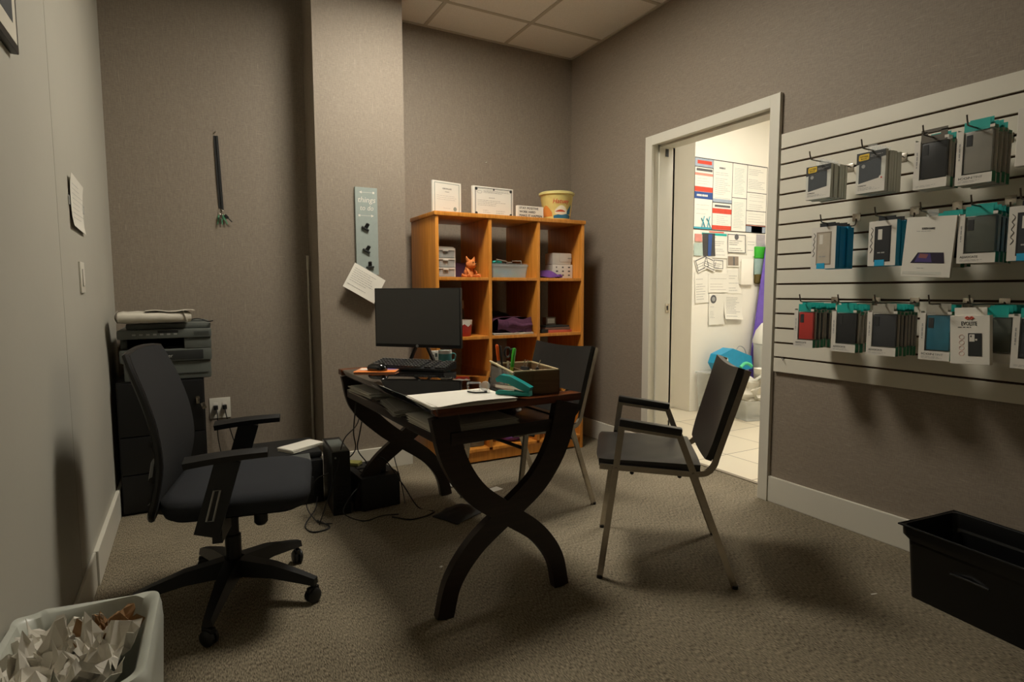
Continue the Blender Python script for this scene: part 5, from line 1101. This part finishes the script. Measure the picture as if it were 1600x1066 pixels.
t = thing('rolled_banner', 'tall purple fabric banner leaning in the hall corner', 'banner', (4.90, 3.875, 0), 0)
MB().sheet(lambda u, v: (-.10-.06*(1-u)+(.10+.18*(1-u))*v+.22*u, .03*sin(9*v+2*u)-.01, .0+1.62*u), 24, 16, .006).sheet(lambda u, v: (-.03+.24*u+.10*v, -.04+.02*sin(7*v), .02+1.55*u), 20, 8, .006).build('banner_cloth', mat('violet_fabric', '#6a52ab', .7, var=.15, scale=12), t, smooth=60)
tx_ = tote('storage_box', 'clear storage tub with a plastic bag, half hidden by the door frame', 4.42, 3.46, 0, .48, .32, .17, radians(-15), m_frost, None)
V, F = crumple(.165, 1.30, .85, .95, 41, 4, .42, 2.6); zm = min(v[2] for v in V)
t = thing('plastic_bag', 'large white crumpled plastic bag bulging from the clear storage tub', 'bag', (4.42, 3.46, .08), radians(-15)); MB().add([(a, b, c-zm) for a, b, c in V], F).build('bag_film', mat('milky_bag', '#d6d1c2', .35, alpha=.9), t, smooth=30)
t = thing('storage_box', 'grey translucent storage tub under the blue hexagonal box', 'storage box', (4.30, 3.78, 0), 0)
MB().rrect([(0, 0, 0, .17, .11, .02), (0, 0, .36, .19, .13, .02), (0, 0, .372, .20, .14, .02), (0, 0, .382, .20, .14, .02)], 5).build('tub', m_frost, t)
t = thing('hexagonal_box', 'bright blue hexagonal box lying on the grey tub', 'box', (4.405, 3.78, .3825), 0)
MB().prism([(-.215, .085), (-.165, .012), (.03, .0), (.255, .01), (.235, .13), (-.02, .215), (-.18, .165)], -.06, .06, 0).build('box_body', mat('hex_blue', '#1590bb', .4), t, smooth=0)
MB().box((-.15, -.062, .115), (-.07, -.0605, .150), 0, 0, Tr(0, 0, 0, ry=-.35) @ Matrix.Translation((.03, 0, .01))).build('white_sticker', m_paper, t, smooth=0)
MB().tube(bez([(.08, 0, .17), (.13, 0, .225), (.20, 0, .20), (.235, 0, .135)], 6), .004, 6).build('handle', m_inkl, t)
t = thing('gift_tray', 'red zigzag trimmed white tray on the plastic bag', 'tray', (4.40, 3.36, .405), radians(-15))
MB().rrect([(0, 0, 0, .10, .05, .02), (0, 0, .05, .11, .055, .02)], 4).build('tray_body', m_paper, t)
MB().prism([(-.09, .004), (.07, .004), (.075, .035), (.045, .022), (.02, .05), (-.01, .022), (-.035, .05), (-.06, .02), (-.09, .035)], -.062, -.0555).build('zigzag', m_redp, t, smooth=0)
tag(MB().tube(bez([(-.08, 0, 0), (-.03, .0, .03), (.03, 0, .02), (.06, 0, 0)], 5), .014, 8).build('green_cord', mat('mint_green', '#4fc08a', .5), loc=(4.235, 3.44, .47)), 'mint green strap beside the blue hexagonal box', 'strap')
t = thing('waste_bin', 'white round topped bin beside the purple banner', 'bin', (4.83, 3.67, 0), 0)
MB().lathe([(.11, 0), (.125, .02), (.145, .60), (.15, .62), (.145, .63)], 28).build('bin_body', m_carton, t); MB().lathe([(.155, .631), (.155, .66), (.13, .75), (.08, .82), (.02, .85)], 28).build('lid', m_paper, t)
